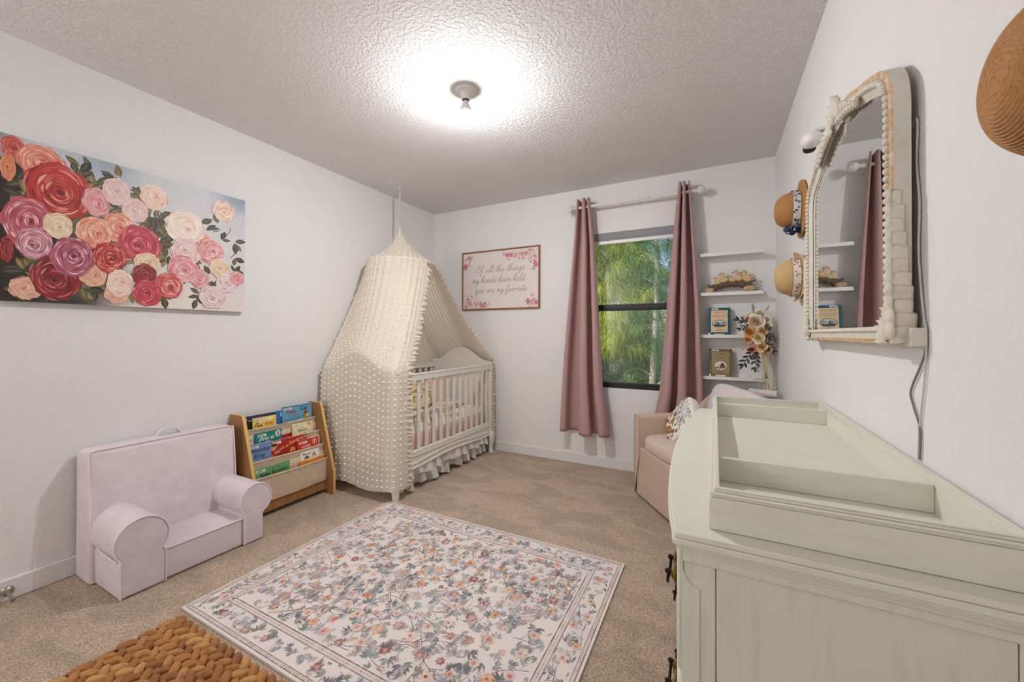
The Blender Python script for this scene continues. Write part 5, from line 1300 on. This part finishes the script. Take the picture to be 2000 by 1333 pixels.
FLW = [((.247, 3.250, 1.240), .062, (250, 240, 222), (236, 214, 182)), ((.276, 3.280, 1.296), .038, (248, 238, 220), (236, 214, 180)), ((.316, 3.268, 1.258), .028, (246, 240, 220), (226, 222, 172)), ((.314, 3.255, 1.216), .032, (248, 240, 222), (230, 216, 170)),
       ((.285, 3.236, 1.174), .035, (242, 208, 156), (220, 160, 100)), ((.262, 3.232, 1.128), .042, (248, 236, 208), (230, 204, 150)), ((.212, 3.246, 1.168), .044, (240, 190, 122), (214, 142, 78)), ((.202, 3.250, 1.118), .031, (236, 176, 112), (206, 130, 76)),
       ((.280, 3.230, 1.070), .041, (244, 216, 172), (220, 172, 112)), ((.224, 3.244, 1.050), .034, (228, 166, 132), (190, 110, 80)), ((.318, 3.246, 1.050), .030, (232, 206, 170), (206, 164, 116)), ((.22, 3.285, 1.278), .030, (246, 234, 214), (232, 208, 170)), ((.25, 3.25, 1.018), .026, (226, 176, 140), (190, 120, 90))]
for c, r, a, b in FLW:
    m = MB(); rose3(m, c, (-.28+random.uniform(-.2, .2), -1, .1+random.uniform(-.2, .2)), r, a, b); obj('rose', m, m_petal, t, sharp=180)
def leafm(m, p, d_, L, w, col, nrm_=None):
    d_ = Vector(d_).normalized(); n_ = Vector(nrm_ or (-.3, -1, .2)); s = d_.cross(n_).normalized(); n_ = s.cross(d_); P = []
    for i in range(7):
        q = i/6; wd = w*math.sin(PI*min(1, .05+q*.95))**.8 if i < 6 else .0002
        for j in (-1, 0, 1): P.append(Vector(p)+d_*(q*L)+s*(j*wd)+n_*(-.25*w*(1 if j == 0 else 0)+.12*L*math.sin(PI*q)))
    m.add(P, [(i*3+j, i*3+j+1, (i+1)*3+j+1, (i+1)*3+j) for i in range(6) for j in range(2)], 0, lin(col)[:3])
DL = [(32, 38, 32), (44, 52, 40), (24, 30, 28), (56, 64, 44)]
def sprig(p, d_, L, n, leafL, cols=DL):
    m = MB(); p = Vector(p); d_ = Vector(d_).normalized(); pts = []
    for k in range(9): pts.append(p+d_*(L*k/8)+Vector((0, 0, -.10*L*(k/8)**2)))
    m.tube(pts, .0014, 5, 0, lin((60, 62, 44))[:3])
    side = d_.cross(Vector((0, -1, .1))).normalized()
    for k in range(n):
        q = (k+1)/n; b = pts[min(8, int(q*8))]; sg = -1 if k % 2 else 1
        leafm(m, b, d_*.8+side*sg*.9+Vector((0, random.uniform(-.3, .1), 0)), leafL*random.uniform(.8, 1.1), leafL*.19, random.choice(cols))
    leafm(m, pts[-1], d_, leafL, leafL*.2, random.choice(cols)); obj('leaf_sprig', m, m_leafd, t, sharp=180)
for a in [((.225, 3.27, 1.25), (-1, -.1, .12), .075, 7, .040), ((.22, 3.26, 1.205), (-1, -.2, -.1), .06, 6, .034), ((.235, 3.245, 1.05), (-.62, -.1, -1), .115, 9, .044), ((.255, 3.24, 1.03), (-.1, -.1, -1), .095, 7, .040), ((.31, 3.255, 1.16), (.45, -.2, -.45), .05, 6, .036), ((.315, 3.26, 1.10), (.4, -.2, -.8), .06, 6, .034), ((.29, 3.245, 1.20), (.5, -.4, 0), .04, 5, .030)]: sprig(*a)
sprig((.245, 3.29, 1.29), (-.15, 0, 1), .075, 14, .014, [(96, 104, 78), (120, 126, 96)]); sprig((.30, 3.29, 1.29), (.35, 0, .8), .07, 14, .014, [(190, 186, 160), (206, 198, 170)]); sprig((.262, 3.25, 1.0), (-.05, -.1, -1), .09, 14, .012, [(70, 80, 60), (96, 96, 70)])
m = MB()      # small filler blossoms
for k in range(110):
    z = random.uniform(.99, 1.27); x = .262+random.gauss(0, .042); x = min(x, .355); y = 3.262+random.uniform(-.015, .03)
    c = random.choice([(226, 166, 134), (236, 200, 160), (206, 130, 100), (244, 232, 206), (190, 170, 120), (214, 150, 130)])
    for q in range(5): a = q*1.257; leafm(m, (x, y, z), (math.cos(a), -.5, math.sin(a)), random.uniform(.009, .016), .0032, c)
obj('filler_blossoms', m, m_petal, t, sharp=180)
m = MB(); random.seed(3)
for k in range(14): m.tube(crom([(.285+random.gauss(0, .03), 3.285, 1.16), (.305, 3.30, 1.0), (.315, 3.295, .90), (.312+random.gauss(0, .008), 3.292, .845)], 4), .0022, 5)
obj('stems', m, M('green_stems', (92, 104, 60), .7), t)
m = MB()
for o, w_, zb in ((0, .012, .72), (.016, .008, .78), (-.012, .008, .80)):
    cc = crom([(.300+o, 3.262, 1.05), (.310+o*1.1, 3.258, .95), (.318+o*1.2, 3.272, .84), (.316+o*1.5, 3.268, .77), (.322+o*1.6, 3.272, zb)], 5)
    m.grid(lambda u, v: Vector(cc[int(round(u*(len(cc)-1)))])+Vector((w_*(v-.5)*2*math.cos(u*3+o*40), .006*math.sin(u*7)+(v-.5)*w_*math.sin(u*3+o*40), 0)), len(cc)-1, 2)
obj('ribbon', m, M('gold_ribbon', (240, 224, 170), .5, trans=.35), t, sharp=180)

# ------------------------------------------------------------------ trees beyond the glass
random.seed(31)
m_fol = M('needle_foliage', (255, 255, 255), .6, vcol=True, trans=.35)
m_bark = M('pale_bark', (206, 196, 184), .9, c2=(150, 136, 122), vs=20, bump=.5, bs=30, bd=.02)
gz = -3.0
struct('ground', Bx(-26, 22, YB+1.2, 40, gz-.1, gz), M('lawn', (96, 116, 60), .95, c2=(70, 92, 46), vs=2))
def tree_at(label, x, y, hgt, rad, cols, n, z0, per=84, droop=.8, trunk_r=.10, nl=(.14, .30)):
    t = thing('tree', label, 'tree', (x, y, gz), group=None)
    m = MB(); tp = crom([(x, y, gz), (x+random.uniform(-.08, .08), y, gz+hgt*.35), (x+random.uniform(-.12, .12), y, gz+hgt*.7), (x, y, gz+hgt)], 8); N = len(tp)
    m.tube(tp, [trunk_r*(1-.85*k/(N-1)) for k in range(N)], 10); obj('trunk', m, m_bark, t)
    fm = MB(); bm_ = MB()
    for k in range(n):
        q = (k+random.random())/n; z = lerp(z0, gz+hgt, q); R_ = rad*(1-.75*q**2.0)*random.uniform(.35, 1.0); a = random.uniform(0, 2*PI)
        px, py = x+R_*math.cos(a), y+R_*math.sin(a); tip = Vector((px, py, z)); base = Vector((x, y, z-.35*R_))
        if k % 4 == 0: bm_.tube([base, base.lerp(tip, .55)+Vector((0, 0, .06)), tip], [.016, .010, .004], 5)
        cl = random.choice(cols); out = Vector((math.cos(a), math.sin(a), 0))
        for s in range(per):
            b = base.lerp(tip, random.uniform(.55, 1.06))+Vector((random.gauss(0, .05), random.gauss(0, .05), random.gauss(0, .05)))
            dd = (out*random.uniform(.1, .9)+Vector((random.gauss(0, .4), random.gauss(0, .4), random.uniform(-1.5, .15)*droop))).normalized(); L = random.uniform(*nl)
            sd = dd.cross(Vector((random.gauss(0, 1), random.gauss(0, 1), random.gauss(0, 1)))).normalized()*.0021
            j = random.uniform(-16, 16); c = lin(tuple(max(0, min(255, v+j)) for v in cl))[:3]
            mid = b+dd*L*.55; end = b+dd*L+Vector((0, 0, -L*.35*droop))
            fm.add([b-sd, b+sd, mid+sd, mid-sd, end], [(0, 1, 2, 3), (3, 2, 4)], 0, c)
    obj('foliage', fm, m_fol, t, sharp=180); obj('branches', bm_, m_bark, t); return t
YG = [(172, 182, 76), (188, 194, 90), (140, 164, 66), (158, 174, 80)]; MG = [(74, 116, 62), (92, 132, 72), (62, 104, 60), (104, 140, 80)]; BG = [(44, 86, 70), (54, 98, 76), (38, 76, 62)]
tree_at('yellow-green feathery tree in the middle of the window view', -1.72, 7.5, 7.6, 1.05, YG, 520, .9)
tree_at('mid green feathery tree low at the left of the window view', -2.55, 7.0, 4.6, .95, BG+MG[:3], 520, -1.8)  # darker greens: the deep shade low in the view is put into the leaf colour
tree_at('pale-trunked thin tree at the right of the window view', -.93, 7.1, 7.5, .60, MG, 170, -1.2, trunk_r=.085)
tree_at('dark blue-green tree far left beyond the feathery trees', -3.6, 9.6, 7.8, 1.5, BG, 520, -2.0, per=92)
tree_at('dark green tree far behind the yellow-green tree', -2.1, 10.4, 7.4, 1.6, BG+MG[:1], 560, -2.0, per=92)
tree_at('dark green tree far right beyond the pale trunk', -.4, 10.2, 7.6, 1.5, BG+MG, 520, -2.0, per=92)

# ------------------------------------------------------------------ daylight, added fill light and camera
W_ = bpy.data.worlds.new('sky'); SC.world = W_; W_.use_nodes = True; nt = W_.node_tree
sky = nt.nodes.new('ShaderNodeTexSky'); sky.sky_type = 'NISHITA'; sky.sun_disc = False; sky.sun_elevation = math.radians(42); sky.sun_rotation = math.radians(200)
nt.links.new(sky.outputs[0], nt.nodes['Background'].inputs[0]); nt.nodes['Background'].inputs[1].default_value = SKY
sl = bpy.data.lights.new('sun', 'SUN'); sl.energy = SUN; sl.angle = .01; sl.color = (1, .95, .86)
so = bpy.data.objects.new('sun', sl); COL.objects.link(so); so.rotation_euler = Vector((.62, .62, -.62)).to_track_quat('-Z', 'Y').to_euler(); so.location = (-6, -4, 8)
pl = bpy.data.lights.new('added_fill_light', 'POINT'); pl.energy = FILL; pl.shadow_soft_size = .2; pl.color = (1, .985, .98)  # unseen soft fill added behind the viewer to brighten the near side; no real lamp
po = bpy.data.objects.new('added_fill_light', pl); COL.objects.link(po); po.location = (-2.35, -1.35, 1.7)
cam = bpy.data.cameras.new('camera'); co = bpy.data.objects.new('camera', cam); COL.objects.link(co); SC.camera = co
cam.sensor_fit = 'HORIZONTAL'; cam.sensor_width = 36; cam.lens = 775.676/2000*36; cam.shift_x = 14.154/2000; cam.shift_y = -19.47/2000; cam.clip_start = .02
ya, pi_, ro = .48735409, .00675641, .00289104
f = Vector((-math.sin(ya)*math.cos(pi_), math.cos(ya)*math.cos(pi_), math.sin(pi_))); r = Vector((math.cos(ya), math.sin(ya), 0)); u = r.cross(f)
r2 = r*math.cos(ro)+u*math.sin(ro); u2 = -r*math.sin(ro)+u*math.cos(ro)
Rm = Matrix((r2, u2, -f)).transposed().to_4x4(); Rm.translation = (0, 0, 1.1514); co.matrix_world = Rm
vs = SC.view_settings; vs.view_transform = 'Standard'; vs.look = 'None'; vs.exposure = EXPO; vs.gamma = 1; vs.use_curve_mapping = False
